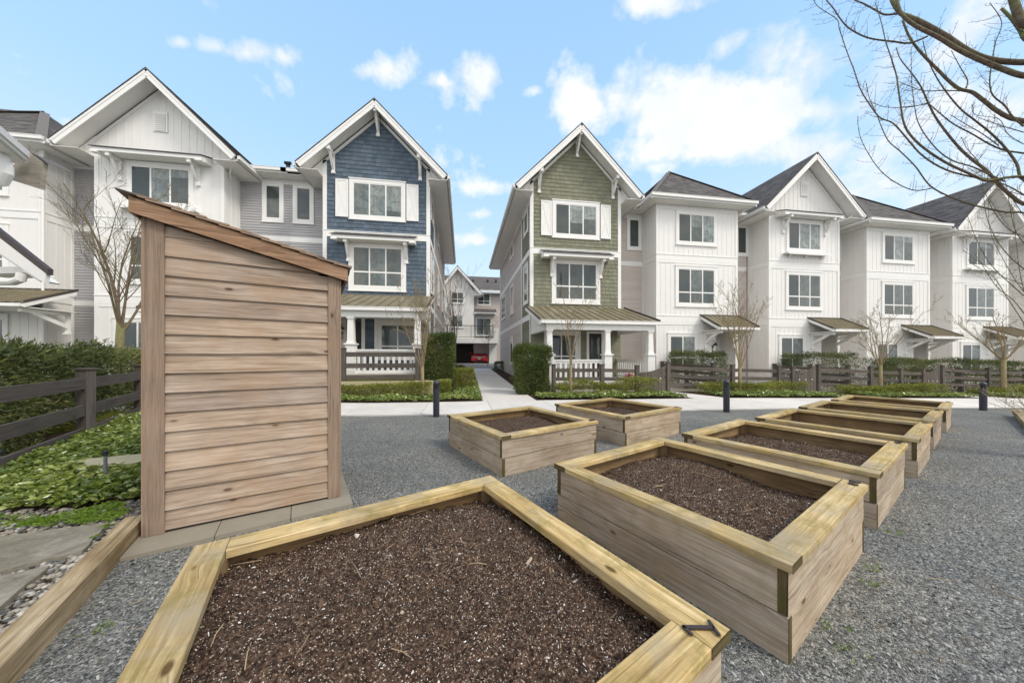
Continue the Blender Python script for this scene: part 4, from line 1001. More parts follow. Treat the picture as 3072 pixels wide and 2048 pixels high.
# ---- far building across the lane, with an open garage
def farbuilding():
    Y0=38.0; zg=0.6; h=thing('townhouse',(2,Y0,zg),'distant white townhouse with an open garage and balcony, seen down the alley','townhouse','townhouses across the court')
    def ax(u): return atX(u,Y0)
    def az(u,v): return atY(u,v,Y0).z
    xl,xm,xr=ax(1322),ax(1422),ax(1520); zt=az(1372,872)
    F=Fr((0,Y0,0),(1,0,0),(0,-1,0))
    wb=MB(); wb.tone=0.5
    xp=ax(1372.7); zp=az(1372.7,800); 
    bb_wall(wb,[F.p(xl,3.35),F.p(xm,3.35),F.p(xm,zt),F.p(xp,zp-0.3),F.p(xl,zt)],F.U,F.N)
    wb.box(ax(1467),ax(1490),Y0,Y0+0.2,zg,4.0); wb.box(xl-3,ax(1330),Y0,Y0+0.2,zg,4.0)
    wb.build('wall',M['white'],h)
    q=MB(); Y1=Y0+1.2; F1=Fr((0,Y1,0),(1,0,0),(0,-1,0)); sidingwall(q,(xm,Y1),(xr+12,Y1),7.0,zt+0.1,0.15); sidingwall(q,(xm,Y1),(xr+12,Y1),3.35,7.0,0.15); q.box(xm,xr+12,Y1+0.03,Y1+9,zg,zt); q.build('side_wall',M['beige'],h)
    # garage cavity
    gb=MB(); a,b=ax(1330),ax(1467); z1=az(1400,1030); dpt=6.0
    gb.face([(a,Y0+0.1,zg+0.01),(b,Y0+0.1,zg+0.01),(b,Y0+dpt,zg+0.01),(a,Y0+dpt,zg+0.01)]); gb.face([(a,Y0+dpt,zg),(b,Y0+dpt,zg),(b,Y0+dpt,4),(a,Y0+dpt,4)])
    gb.face([(a,Y0+0.1,zg),(a,Y0+dpt,zg),(a,Y0+dpt,4),(a,Y0+0.1,4)]); gb.face([(b,Y0+0.1,zg),(b,Y0+0.1,4),(b,Y0+dpt,4),(b,Y0+dpt,zg)]); gb.face([(a,Y0,z1),(b,Y0,z1),(b,Y0+dpt,z1),(a,Y0+dpt,z1)])
    gb.build('garage',M['garage'],h)
    tb=MB(); tb.box(xl-3,ax(1492),Y0-1.2,Y0-0.02,z1,az(1400,1016)); tb.box(ax(1478),ax(1492),Y0-1.18,Y0-0.02,az(1400,1016)+0.01,az(1400,985)); tb.build('balcony_slab',M['trim'],h)
    rb=MB(); zr=az(1400,981)+0.05; zb=az(1400,1016)+0.05; x0,x1=ax(1318),ax(1478)
    rb.box(x0,x1,Y0-1.18,Y0-1.13,zr,zr+0.06); rb.box(x0,x1,Y0-1.17,Y0-1.14,zb+0.08,zb+0.12)
    n=int((x1-x0)/0.13)
    for i in range(n+1):
        x=x0+(x1-x0)*i/n; w=0.03 if i%14==0 else 0.009; rb.box(x-w,x+w,Y0-1.17,Y0-1.14,zb,zr)
    rb.build('balcony_railing',M['black'],h)
    window(h,F,ax(1355),ax(1390),az(1372,908),az(1372,877),az(1372,897),2,0.12,[0.2,0.1]); window(h,F,ax(1357),ax(1388),az(1372,980),az(1372,947),None,2,0.12,[0.1,0.1])
    window(h,F1,atX(1434,Y1),atX(1469,Y1),atY(1450,913,Y1).z,atY(1450,882,Y1).z,atY(1450,903,Y1).z,2,0.14,[0.1,0.5])
    window(h,F1,atX(1430,Y1),atX(1472,Y1),4.1,atY(1450,955,Y1).z,None,2,0.14,[0.5,0.2])
    canopyz=atY(1450,940,Y1-1.0).z; awning(h,F1,atX(1422,Y1),atX(1486,Y1),canopyz,canopyz+0.7,1.3)
    gable_roof(h,ax(1322)-0.5,ax(1441)+0.2,xp,az(1372,872)-0.3,zp,Y0-0.6,Y0+8,xl,xm,Y0,True,False)
    q=MB(); n_=Vector((0,-0.6,1)).normalized(); zE=az(1460,868); yy=Y0+5.0; lap(q,[(-16,Y0+0.5,zE),(25,Y0+0.5,zE),(25,yy,zE+0.55*(yy-Y0)),(-16,yy,zE+0.55*(yy-Y0))],(1,0,0),(0,1,0.6),n_,0.2,0.012,0.4); q.build('main_roof',M['roof'],h)
    q=MB(); q.box(xm,25,Y0+0.38,Y0+0.5,zE-0.2,zE); q.box(xm,25,Y0+0.5,Y0+1.3,zE-0.3,zE-0.28); q.build('gutter',M['trim'],h)
    for u in (1419,1463,1488):
        q=MB(); p=atY(u,842,Y0+3); q.box(p.x-0.12,p.x+0.12,Y0+3,Y0+3.2,p.z-0.3,p.z+0.15); q.build('roof_vent',M['black'],h)
farbuilding()
# ---- near building at the left edge (only roof corners enter the frame)
def nearbuilding():
    h=thing('building',(0,0,0),'near white building cut off at the left edge with gutter corner and entry canopy','building',rz=-YAW)
    # local axes of camera heading: x right, y forward
    P=lambda u,v,d:(Vector(((u-1536)/947*d,d,1.5+(1067-v)/947*d)))
    def poly3(mb,pts,th,dirv):
        a=[Vector(p) for p in pts]; b=[p+Vector(dirv)*th for p in a]
        mb.face([p for p in a]); mb.face([p for p in reversed(b)])
        for i in range(len(a)):
            j=(i+1)%len(a); mb.face([a[i],b[i],b[j],a[j]])
    def bl(mb,n,m): mb.local=True; return mb.build(n,m,h)
    # upper eave: rake board facing the viewer
    q=MB(); d=5.0
    poly3(q,[P(45,490,d),P(10,532,d),P(119,566,d),P(128,486,d),P(90,458,d)],0.06,(0,1,0)); bl(q,'barge_board',M['weatherboard']); q=MB()
    poly3(q,[P(-120,430,d),P(-120,500,d),P(10,532,d),P(45,490,d),P(60,440,d)],0.05,(0,1,0)); bl(q,'barge_board',M['soffit'])
    q=MB(); A=P(89,455,4.93); Bp=P(-30,350,4.2); 
    v=(Bp-A); side=Vector((-0.55,-0.1,-0.2)); 
    for (o,w,hh) in ((Vector((0,0,0)),0.16,0.10),(Vector((-0.03,0,-0.10)),0.12,0.05)):
        q.obox(A+o+Vector((-w,0,-hh)),v,Vector((w,0,0)),Vector((0,0,hh)))
    q.obox(A+Vector((-0.40,0.02,-0.17)),v,Vector((0.30,0,0)),Vector((0,0,0.03)))
    bl(q,'gutter',M['trim'])
    q=MB(); q.tube([P(-40,470,4.7),P(5,470,4.7),P(18,500,4.7),P(18,520,4.7),P(5,545,4.7),P(-40,545,4.75)],0.07,10); bl(q,'downspout',M['trim'])
    q=MB(); poly3(q,[P(88,455,d),P(112,466,d),P(140,487,d),P(126,480,d)],0.3,(0,1,0)); bl(q,'roof',M['roof'])
    # entry canopy
    q=MB(); poly3(q,[P(-60,645,4.7),P(-60,668,4.7),P(142,824,4.7),P(143,806,4.7)],0.06,(0,1,0)); bl(q,'canopy_edge',M['darkmetal'])
    q=MB(); poly3(q,[P(-60,668,4.7),P(-60,720,4.7),P(132,849,4.7),P(138,821,4.7)],0.05,(0,1,0)); poly3(q,[P(-60,800,4.9),P(-60,822,4.9),P(80,818,4.9),P(60,800,4.9)],0.3,(0,1,0))
    bl(q,'canopy_frame',M['trim'])
    q=MB(); poly3(q,[P(-60,720,4.75),P(-60,724,4.75),P(118,845,4.75),P(125,842,4.75)],0.2,(0,1,0)); bl(q,'canopy_soffit',M['soffit'])
    q=MB(); q.tube([P(-40,845,4.72),P(40,845,4.72),P(62,838,4.72),P(66,820,4.72)],0.055,10); bl(q,'downspout',M['trim'])
    # wall of the building outside the frame
    q=MB(); q.box(-15,-8.8,2.5,5.2,-0.1,5.2); bl(q,'wall',M['white'])
nearbuilding()
# ---- minivan in the garage
def minivan():
    zg=0.61; x0,x1=atX(1413,38.4),atX(1462,38.4); cx=(x0+x1)/2; w=(x1-x0)
    c=thing('minivan',(cx,38.12,zg),'red minivan parked nose-out in the open garage down the alley','car')
    prof=[(0,0.35),(0.0,0.62),(0.1,0.86),(0.35,0.98),(1.05,1.12),(1.75,1.62),(2.2,1.72),(4.6,1.70),(4.95,1.1),(5.0,0.35)]
    body=MB(); body.local=True
    def ring(s,inset,zc): return None
    W2=w/2
    def sec(y,z): 
        k=1.0 if z<1.15 else 1-0.16*(z-1.15)/0.6
        return W2*k*(0.96 if y<0.12 else 1)
    n=len(prof)
    for sgn in (-1,1):
        pts=[(sgn*sec(*p),p[0],p[1]) for p in prof]; body.face(pts if sgn>0 else pts[::-1])
    for i in range(n-1):
        a,b=prof[i],prof[i+1]; body.face([(-sec(*a),a[0],a[1]),(sec(*a),a[0],a[1]),(sec(*b),b[0],b[1]),(-sec(*b),b[0],b[1])])
    body.box(-W2*0.97,W2*0.97,-0.08,0.06,0.28,0.56); body.build('body',M['red'],c)
    g=MB(); g.local=True
    a,b=(1.12,1.17),(1.72,1.60); g.face([(-sec(*a)*.88,a[0]-0.03,a[1]+0.02),(sec(*a)*.88,a[0]-0.03,a[1]+0.02),(sec(*b)*.9,b[0]-0.03,b[1]+0.02),(-sec(*b)*.9,b[0]-0.03,b[1]+0.02)]); g.build('windscreen',M['glassdark'],c)
    q=MB(); q.local=True; q.box(-0.36,0.36,-0.03,0.02,0.66,0.76); q.box(-0.3,0.3,-0.04,-0.03,0.70,0.72); q.build('grille',M['chrome'],c)
    q=MB(); q.local=True; q.box(-0.5,0.5,-0.1,-0.081,0.33,0.45); q.build('air_intake',M['black'],c)
    for s in (-1,1):
        q=MB(); q.local=True; q.obox((s*0.42,-0.03,0.66),(s*0.40,0.12,0.03),(0,0.06,0),(0,0,0.15)); q.build('headlight',M['lamp'],c)
        q=MB(); q.local=True; q.box(min(s*(W2+0.02),s*(W2+0.2)),max(s*(W2+0.02),s*(W2+0.2)),1.2,1.3,1.12,1.27); q.build('mirror',M['red'],c)
    for s in (-1,1):
        for y in (0.85,3.9):
            q=MB(); q.local=True; q.tube([(s*(W2-0.2),y,0.33),(s*(W2+0.01),y,0.33)],0.33,16); wo=q.build('wheel',M['tyre'],c)
            q=MB(); q.local=True; q.tube([(s*(W2+0.011),y,0.33),(s*(W2+0.02),y,0.33)],0.2,12); q.build('rim',M['chrome'],wo)
    q=MB(); q.local=True; q.box(-0.16,0.16,-0.10,-0.085,0.46,0.56); q.build('number_plate',M['trim'],c)
minivan()
# ---------------------------------------------------------------- raised beds
def chips(name,n,sampler,smin,smax,m,parent=None,kind='stuff',tonef=None,flat=0.25,elong=1.0):
    """small irregular flakes scattered on a surface"""
    P=np.array([sampler() for _ in range(n)]); s=nr.uniform(smin,smax,n)*nr.choice([0.6,1,1,1.5],n)
    yaw=nr.uniform(0,2*np.pi,n); tx=nr.normal(0,flat,n); ty=nr.normal(0,flat,n)
    el=nr.uniform(1,1+elong,n)
    U=np.stack([np.cos(yaw),np.sin(yaw),tx],1)*(s*el)[:,None]; W=np.stack([-np.sin(yaw),np.cos(yaw),ty],1)*(s*0.6)[:,None]; H=np.stack([np.zeros(n),np.zeros(n),s*0.5],1)
    V=np.concatenate([P-U*.5-W*.4,P+U*.5-W*.5,P+U*.4+W*.5,P-U*.5+W*.4,P+H-U*.2],0)
    i=np.arange(n); F=np.concatenate([np.stack([i,i+n,i+4*n],1),np.stack([i+n,i+2*n,i+4*n],1),np.stack([i+2*n,i+3*n,i+4*n],1),np.stack([i+3*n,i,i+4*n],1)],0)
    t=tonef(n) if tonef else nr.uniform(0,1,n); T=np.tile(t,4)
    o=np_mesh(name,V,F,T,m,parent); 
    if kind: o['kind']=kind
    return o
BR=R(24.6); bu=Vector((math.cos(BR),math.sin(BR),0)); bv=Vector((-math.sin(BR),math.cos(BR),0))
def bed(cx,cy,label,soilz,num=None,seed=0,su=1.72,sv=1.72,nch=600,bumpy=0.03):
    z0=gz(cx,cy); g=random.Random(seed)
    c=thing('planter_box',(cx,cy,z0),label,'planter box','raised wooden planter boxes on the gravel',BR)
    hu,hv=su/2,sv/2; ov=0.022; bu_,bv_=hu-ov,hv-ov; th=0.042; tier=0.232; ct=0.042; cw=0.142
    def part(name,m,fn,tn=None):
        q=MB(); q.local=True; q.tone=g.random() if tn is None else tn; fn(q); return q.build(name,m,c)
    H=tier*2
    for k in range(2):
        za,zb=k*tier-(0.03 if k==0 else 0)+0.0015*k,(k+1)*tier-(0.007 if k==0 else 0.002)
        j=g.uniform(-0.002,0.003)
        if k==0:   # long boards on the +-v sides run full length
            ext=(0.0,th)
        else: ext=(th,0.0)
        for s in (-1,1):
            # v side (faces +-v), runs along u
            a,b=(-bu_+ext[1],bu_-ext[1]) if s>0 else (-bu_+ext[1],bu_-ext[1])
            y=s*bv_; y0,y1=(y-th,y) if s>0 else (y,y+th)
            part('side_board',M['side'],lambda q:(q.box(a,b,y0,y1,za,zb)))
            a2,b2=(-bv_+ext[0],bv_-ext[0]); x=s*bu_; x0,x1=(x-th,x) if s>0 else (x,x+th)
            part('side_board',M['side'],lambda q:(q.box(x0,x1,a2,b2,za,zb)))
        # end-grain ends
        e=0.0025
        for sx in (-1,1):
            for sy in (-1,1):
                def ends(q):
                    xa=sx*bu_; ya=sy*bv_
                    if k==0: q.box(min(xa,xa-sx*th),max(xa,xa-sx*th),min(ya,ya+sy*e),max(ya,ya+sy*e),za+0.002,zb-0.002)
                    else: q.box(min(xa,xa+sx*e),max(xa,xa+sx*e),min(ya,ya-sy*th),max(ya,ya-sy*th),za+0.002,zb-0.002)
                part('board_end',M['endgrain'],ends,0.5)
    # inner corner posts
    for sx in (-1,1):
        for sy in (-1,1):
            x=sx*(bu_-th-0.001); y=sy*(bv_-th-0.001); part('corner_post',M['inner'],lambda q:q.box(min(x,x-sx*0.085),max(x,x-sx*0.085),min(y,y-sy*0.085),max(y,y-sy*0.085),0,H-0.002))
    # inner lining boards
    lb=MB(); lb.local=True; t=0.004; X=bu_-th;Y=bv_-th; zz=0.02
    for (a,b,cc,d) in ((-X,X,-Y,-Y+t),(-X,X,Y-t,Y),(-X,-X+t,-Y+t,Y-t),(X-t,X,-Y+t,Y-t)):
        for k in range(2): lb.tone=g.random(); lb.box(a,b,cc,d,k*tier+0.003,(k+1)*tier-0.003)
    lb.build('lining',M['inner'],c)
    # cap boards, pinwheel joints, slightly warped
    zt=H; 
    def capb(p0,p1,wd,side):
        q=MB(); q.local=True; q.tone=g.random(); p0=Vector(p0);p1=Vector(p1); L_=(p1-p0); n=8; T=[];dirn=L_.normalized(); nrm=Vector(side)
        tilt=g.uniform(-0.002,0.004); bw=g.uniform(-0.004,0.004)
        uo=q.tone*7; vo=q.tone*3
        rows=[]
        for i in range(n+1):
            f=i/n; w1=bw*math.sin(math.pi*f)+g.uniform(-.0012,.0012); base=p0+L_*f
            top=zt+ct+g.uniform(-.001,.001)+tilt*f
            a=base+nrm*(w1); b=base+nrm*(wd+g.uniform(-.0012,.0012))
            ch=0.004
            rows.append([(Vector((a.x,a.y,zt)),0),(Vector((a.x,a.y,top-ch)),ct),(Vector((a.x,a.y,top))+nrm*ch,ct+.005),(Vector((b.x,b.y,top))-nrm*ch,ct+wd),(Vector((b.x,b.y,top-ch)),ct+wd+.005),(Vector((b.x,b.y,zt)),2*ct+wd)])
        for i in range(n):
            u0=L_.length*i/n+uo;u1=L_.length*(i+1)/n+uo
            for k in range(6):
                A,B=rows[i][k],rows[i][(k+1)%6];Cc,Dd=rows[i+1][(k+1)%6],rows[i+1][k]
                q.face([A[0],B[0],Cc[0],Dd[0]],[(u0,A[1]+vo),(u0,B[1]+vo),(u1,Cc[1]+vo),(u1,Dd[1]+vo)])
        o=q.build('cap_board',M['cap'],c)
        e=MB(); e.local=True
        for rw,dr in ((rows[0],-1),(rows[-1],1)): 
            pts=[r[0]+dirn*0.0015*dr for r in rw]; e.face(pts if dr<0 else pts[::-1])
        e.build('board_end',M['endgrain'],o)
    g1=0.0025
    capb((-hu,-hv,0),(hu,-hv,0),cw,(0,1,0)) if False else None
    if num=='1':
        capb((-hu,-hv,0),(hu-cw-g1,-hv,0),cw,(0,1,0)); capb((hu,-hv,0),(hu,hv-cw-g1,0),cw,(-1,0,0)); capb((hu,hv,0),(-hu+cw+g1,hv,0),cw,(0,-1,0)); capb((-hu,hv,0),(-hu,-hv+cw+g1,0),cw,(1,0,0))
    else:
        capb((-hu+cw+g1,-hv,0),(hu,-hv,0),cw,(0,1,0)); capb((hu,-hv+cw+g1,0),(hu,hv,0),cw,(-1,0,0))
        capb((hu-cw-g1,hv,0),(-hu,hv,0),cw,(0,-1,0)); capb((-hu,hv-cw-g1,0),(-hu,-hv,0),cw,(1,0,0))
    # soil
    X=bu_-th-0.002;Y=bv_-th-0.002; n=90 if nch>2000 else 46
    xs=np.linspace(-X,X,n);ys=np.linspace(-Y,Y,n); gx_,gy_=np.meshgrid(xs,ys,indexing='ij')
    ph=[(g.uniform(0,6),g.uniform(0,6),g.uniform(2,7),g.uniform(2,7)) for _ in range(6)]
    Zs=np.zeros_like(gx_)
    for (a,b,k1,k2) in ph: Zs+=np.sin(gx_*k1+a)*np.sin(gy_*k2+b)*0.3
    for k_ in range(8):
        fx,fy=g.uniform(-45,45),g.uniform(-45,45); Zs+=np.sin(gx_*fx+gy_*fy+g.uniform(0,6))*0.05*(0.03/bumpy)
    edge=np.minimum(1,np.minimum(X-np.abs(gx_),Y-np.abs(gy_))/0.18)
    Zs=soilz+Zs*bumpy+0.02*(edge-0.5)+nr.normal(0,0.0055,gx_.shape)
    def sh(x,y):
        i=int((x+X)/(2*X)*(n-1));j=int((y+Y)/(2*Y)*(n-1)); return Zs[min(i,n-1),min(j,n-1)]
    V=np.stack([gx_.ravel(),gy_.ravel(),Zs.ravel()],1); idx=np.arange(n*n).reshape(n,n)
    F=np.stack([idx[:-1,:-1].ravel(),idx[1:,:-1].ravel(),idx[1:,1:].ravel(),idx[:-1,1:].ravel()],1)
    Mx=np.array(pmat(c)); Vw=V@Mx[:3,:3].T+Mx[:3,3]
    so_=np_mesh('soil',Vw,F,np.full(len(F),.5),M['soil'],c,True); tag(so_,kind='stuff')
    def smp():
        x=g.uniform(-X,X);y=g.uniform(-Y,Y); p=Mx[:3,:3]@np.array([x,y,sh(x,y)])+Mx[:3,3]; return p
    if nch:
        chips('soil_litter',nch,smp,0.0016,0.0052,M['litter'],c,tonef=lambda k: nr.choice([0.05,0.2,0.4,0.6,0.75,0.9,1.0],k,p=[.27,.23,.17,.10,.06,.06,.11]),flat=0.5,elong=1.4)
    if nch>2000: chips('dry_leaf_scraps',40,smp,0.012,0.024,M['litter'],c,tonef=lambda k: nr.choice([0.5,0.62,0.8,0.93],k),flat=0.6,elong=0.8)
    q=MB()
    for _ in range(34 if nch>2000 else 6):
        p=Vector(smp())+Vector((0,0,0.012)); a=g.uniform(0,6.28); l=g.choice([0.03,0.05,0.08,0.14])*g.uniform(.7,1.2); d=Vector((math.cos(a),math.sin(a),g.uniform(-.1,.15)))*l
        q.tone=g.random(); q.tube([p,p+d*0.5+Vector((g.uniform(-.006,.006),g.uniform(-.006,.006),.003)),p+d],[.0022,.002,.0012],5)
    t=q.build('twigs',M['twig'],c); t['kind']='stuff'
    if num:
        # numeral fixed flat on the cap at the right-hand corner, read from the right side
        if num=='1':
            q=MB(); O=Vector((0.902,1.020,z0+H+ct+0.004)); up_=Vector((-0.98,0.17,0)).normalized(); rt_=up_.cross(UP)
            def bb(a,b,w):
                A=O+up_*a[1]+rt_*a[0]; B=O+up_*b[1]+rt_*b[0]; t_=(B-A); s_=t_.normalized().cross(UP); q.obox(A-s_*w/2,t_,s_*w,UP*0.007)
            bb((0,0.0),(0,0.112),0.014); bb((-0.032,0.0),(0.032,0.0),0.010); bb((0.004,0.110),(-0.032,0.094),0.010)
            q.build('numeral',M['number'],c)
        else:
            O=Vector(Mx[:3,:3]@np.array([hu-0.018,-hv+0.03,H+ct+0.008])+Mx[:3,3])
            text3d('numeral',num,0.15,0.010,M['number'],O,bv,-bu,c)
    return c
bed(-0.210,1.452,'nearest planter box, cut off by the bottom edge and marked with the numeral 1',0.395,'1',1,1.775,1.775,20000)
bed(1.985,2.425,'large planter box right of the nearest one, marked with the numeral 2',0.335,'2',2,1.72,1.72,8000)
bed(4.00,3.35,'third planter box of the diagonal row, its soil strewn with pale wood chips',0.32,'3',3,1.72,1.72,2500)
bed(6.05,4.24,'fourth planter box of the diagonal row, soil running low inside',0.28,'4',4,1.72,1.72,500)
bed(8.10,5.19,'fifth planter box of the diagonal row, second from the sidewalk end',0.16,'5',5,1.72,1.72,100)
bed(10.25,6.15,'last planter box of the diagonal row, closest to the sidewalk',0.14,'6',6,1.72,1.72,60)
bed(0.90,5.0,'square planter box standing alone left of centre, in front of the alley path',0.35,'8',7,1.74,1.74,900)
bed(3.10,6.05,'planter box behind the lone left one, in front of the green house hedge',0.32,'7',8,1.76,1.76,500)

# ---------------------------------------------------------------- shed
def shed():
    a=R(23.1); u=Vector((math.cos(a),math.sin(a),0)); w=Vector((-math.sin(a),math.cos(a),0)); O=Vector((-2.545,3.01,0.0)); W=1.365; Dp=1.05
    h=thing('garden_shed',tuple(O+u*W/2+w*Dp/2),'tall cedar shed with lap siding and a slanted shingle roof on pavers','shed')
    z0=0.055; F=Fr(O,u,-w); sl=-0.232
    zt=lambda s: 2.63+sl*s
    q=MB()
    # front siding, 15 uneven courses
    g=random.Random(5); n=16; ex=0.1625
    for i in range(n):
        a0=z0+i*ex; b0=a0+ex+0.004; q.tone=g.random()
        pts=[]
        l,r=0.095,W-0.08
        tl,tr=min(b0,zt(l)-0.02),min(b0,zt(r)-0.02)
        if a0>zt(l)-0.05: continue
        th=0.024
        if a0<zt(r)-0.02:
            A,B=F.p(l,a0,th),F.p(r,a0,th); C,Dd=F.p(r,tr,0.004),F.p(l,tl,0.004)
            uvo=q.tone*9; q.face([A,B,C,Dd],[(uvo,i*3.3),(uvo+r-l,i*3.3),(uvo+r-l,i*3.3+tr-a0),(uvo,i*3.3+tl-a0)])
            q.face([F.p(l,a0,0),F.p(r,a0,0),B,A],[(uvo,0),(uvo+1.2,0),(uvo+1.2,.02),(uvo,.02)])
        else:
            xr=(2.61-a0)/-sl; xr=min(xr,r)
            A,B=F.p(l,a0,th),F.p(xr,a0,th); Dd=F.p(l,zt(l)-0.02,0.01)
            uvo=q.tone*9; q.face([A,B,Dd],[(uvo,i*3.3),(uvo+xr-l,i*3.3),(uvo,i*3.3+zt(l)-a0)]); q.face([F.p(l,a0,0),F.p(xr,a0,0),B,A],[(uvo,0),(uvo+1.2,0),(uvo+1.2,.02),(uvo,.02)])
    # other walls
    for (p0,d,L_,N,za,zb) in ((O+u*W,w,Dp,u,zt(W),zt(W)),(O+w*Dp,-w,Dp,-u,zt(0),zt(0)),(O+u*W+w*Dp,-u,W,w,zt(W),zt(W))):
        lap(q,[p0+UP*z0,p0+d*L_+UP*z0,p0+d*L_+UP*(za-.02),p0+UP*(za-.02)],d,UP,N,ex,0.022)
    q.face([F.p(0.02,z0,-0.001),F.p(W-0.02,z0,-0.001),F.p(W-0.02,zt(W)-.03,-0.001),F.p(0.02,zt(0)-.03,-0.001)])
    q.build('siding',M['shed'],h)
    for (x0,x1) in ((-0.008,0.106),(W-0.088,W+0.008)):
        q=MB(); q.tone=g.random(); q.obox(F.p(x0,z0-0.02,-0.02),UP*(zt(x0)-z0-0.0),u*(x1-x0),-w*0.052); 
        q.build('corner_post',M['shedtrim'],h)
    for (x0,x1) in ((-0.028,-0.009),(W+0.009,W+0.028)):
        q=MB(); q.tone=0.3; q.obox(F.p(x0,z0-0.02,0.024),UP*(zt(x0)-z0),u*(x1-x0),w*0.12); q.build('corner_post',M['shedtrim'],h)
    # fascia boards along the slope
    def sl_box(q,x0,x1,d0,d1,top,hh): 
        A=F.p(x0,top+sl*x0,d0); v=u*(x1-x0)+UP*(sl*(x1-x0)); q.obox(A-UP*hh,v,F.N*(d1-d0),UP*hh)
    x0,x1=-0.075,W+0.085; top=2.733
    q=MB(); q.tone=0.8; sl_box(q,x0,x1,0.062,0.087,top,0.122); q.build('fascia',M['shedwarm'],h)
    q=MB(); q.tone=0.3; sl_box(q,x0,x1,-Dp-0.1,-Dp-0.075,top,0.122); sl_box(q,x0+0.002,x0+0.027,-Dp-0.074,0.061,top,0.122); sl_box(q,x1-0.027,x1-0.002,-Dp-0.074,0.061,top,0.122); q.build('fascia',M['shedwarm'],h)
    q=MB(); q.tone=0.2; sl_box(q,x0+0.028,x1-0.028,-Dp-0.074,0.061,top-0.05,0.015); 
    for s in (0.2,0.75,1.3): sl_box(q,s-0.02,s+0.02,-Dp-0.07,0.058,top-0.066,0.06)
    q.build('rafter',M['inner'],h)
    # cedar shake roof, butts step down the slope to the right
    q=MB(); nn=int((x1-x0+0.09)/0.155); s=x0-0.07
    vdir=(u+UP*sl).normalized(); nrm=vdir.cross(w).normalized(); 
    if nrm.z<0: nrm=-nrm
    for i in range(12):
        a0=x0-0.05+i*0.145; b0=a0+0.20
        if b0>x1+0.035: b0=x1+0.035
        y=-Dp-0.14
        while y<0.105:
            wd=g.uniform(0.09,0.17); y2=min(y+wd,0.11); q.tone=g.random()
            A=F.p(a0,top+0.004+sl*a0,y); L_=(b0-a0)*math.sqrt(1+sl*sl)+g.uniform(-0.012,0.012)
            v=vdir*L_+nrm*(0.014+g.uniform(-.003,.004)); q.obox(A,v,F.N*(y2-y-0.004),nrm*0.020); y=y2
            # tilt: butt end proud
        if b0>=x1+0.035: break
    q.build('shake_roof',M['shedtrim'],h)
    q=MB(); q.tone=0.1; sl_box(q,x0-0.06,x0+0.05,-Dp-0.15,0.115,top+0.022,0.012); q.build('drip_edge',M['black'],h)
    # pavers
    ua=R(25.2); pu=Vector((math.cos(ua),math.sin(ua),0)); pw=Vector((-math.sin(ua),math.cos(ua),0)); P0=Vector((-2.46,2.70,0)); L_=1.53
    for i in range(3):
        wpv=L_/3; q=MB(); q.tone=g.random(); q.obox(P0+pu*(i*wpv+0.003)+UP*-0.02,pu*(wpv-0.006),pw*0.46,UP*0.052)
        tag(q.build('paver',M['paver']),['concrete paver under the front left corner of the shed','concrete paver in the middle of the shed front','concrete paver at the front right of the shed'][i],'paver','pavers around the shed')
    for i in range(2):
        q=MB(); q.tone=g.random(); q.obox(P0+pu*(L_-0.44)+pw*(0.466+i*0.5)+UP*-0.02,pu*0.44,pw*0.494,UP*0.052)
        tag(q.build('paver',M['paver']),['concrete paver on the right side of the shed, nearer one','concrete paver on the right side of the shed, farther one'][i],'paver','pavers around the shed')
    q=MB(); q.obox(P0+pw*0.466+UP*-0.02,pu*1.07,pw*1.1,UP*0.05); tag(q.build('shed_footing',M['paver']),kind='structure')
shed()
# ---------------------------------------------------------------- timber, flagstones, garden slab
q=MB(); A=Vector((-1.38,0.42,-0.02)); dvec=Vector((-0.428,0.904,0)); sd_=Vector((-0.904,-0.428,0)); q.tone=0.4
q.obox(A,dvec*3.05,sd_*0.125,UP*0.165); tag(q.build('landscape_timber',M['timber']),'thick weathered timber edging beside the flagstones, running to the shed','timber')
def stone(poly,z,label):
    g=random.Random(len(label)); P=[]
    for i in range(len(poly)):
        a,b=poly[i],poly[(i+1)%len(poly)]
        for k in range(5):
            f=k/5; j=0.012 if k else 0.0; P.append((a[0]+(b[0]-a[0])*f+g.uniform(-j,j),a[1]+(b[1]-a[1])*f+g.uniform(-j,j)))
    area=sum(P[i][0]*P[(i+1)%len(P)][1]-P[(i+1)%len(P)][0]*P[i][1] for i in range(len(P)))
    if area<0: P=P[::-1]
    q=MB(); q.tone=g.random(); q.prism(P,z-0.05,z); tag(q.build('flagstone' if z<0.15 else 'concrete_slab',M['slate'] if z<0.15 else M['curb']),label,'flagstone' if z<0.15 else 'concrete slab','flagstones in the river pebbles' if z<0.15 else None)
stone([(-4.3,2.75),(-3.46,2.99),(-2.90,3.10),(-2.66,2.68),(-2.93,2.50),(-3.7,2.20)],0.125,'grey flagstone nearest the leafy ground cover at the left edge')
stone([(-3.6,2.10),(-2.95,2.40),(-2.68,2.52),(-2.48,2.10),(-2.60,1.96),(-3.2,1.62)],0.125,'grey flagstone beside the thick timber, next below the first')
stone([(-3.1,1.50),(-2.6,1.80),(-2.38,1.88),(-2.12,1.35),(-2.5,1.0)],0.125,'grey flagstone nearest the viewer by the timber')
stone([(-4.15,4.15),(-3.55,4.30),(-3.72,4.72),(-4.55,4.50)],0.27,'pale yellow concrete slab among the ground cover leaves')
def in_poly(x,y,P):
    c=False; n=len(P); j=n-1
    for i in range(n):
        if (P[i][1]>y)!=(P[j][1]>y) and x<(P[j][0]-P[i][0])*(y-P[i][1])/(P[j][1]-P[i][1])+P[i][0]: c=not c
        j=i
    return c
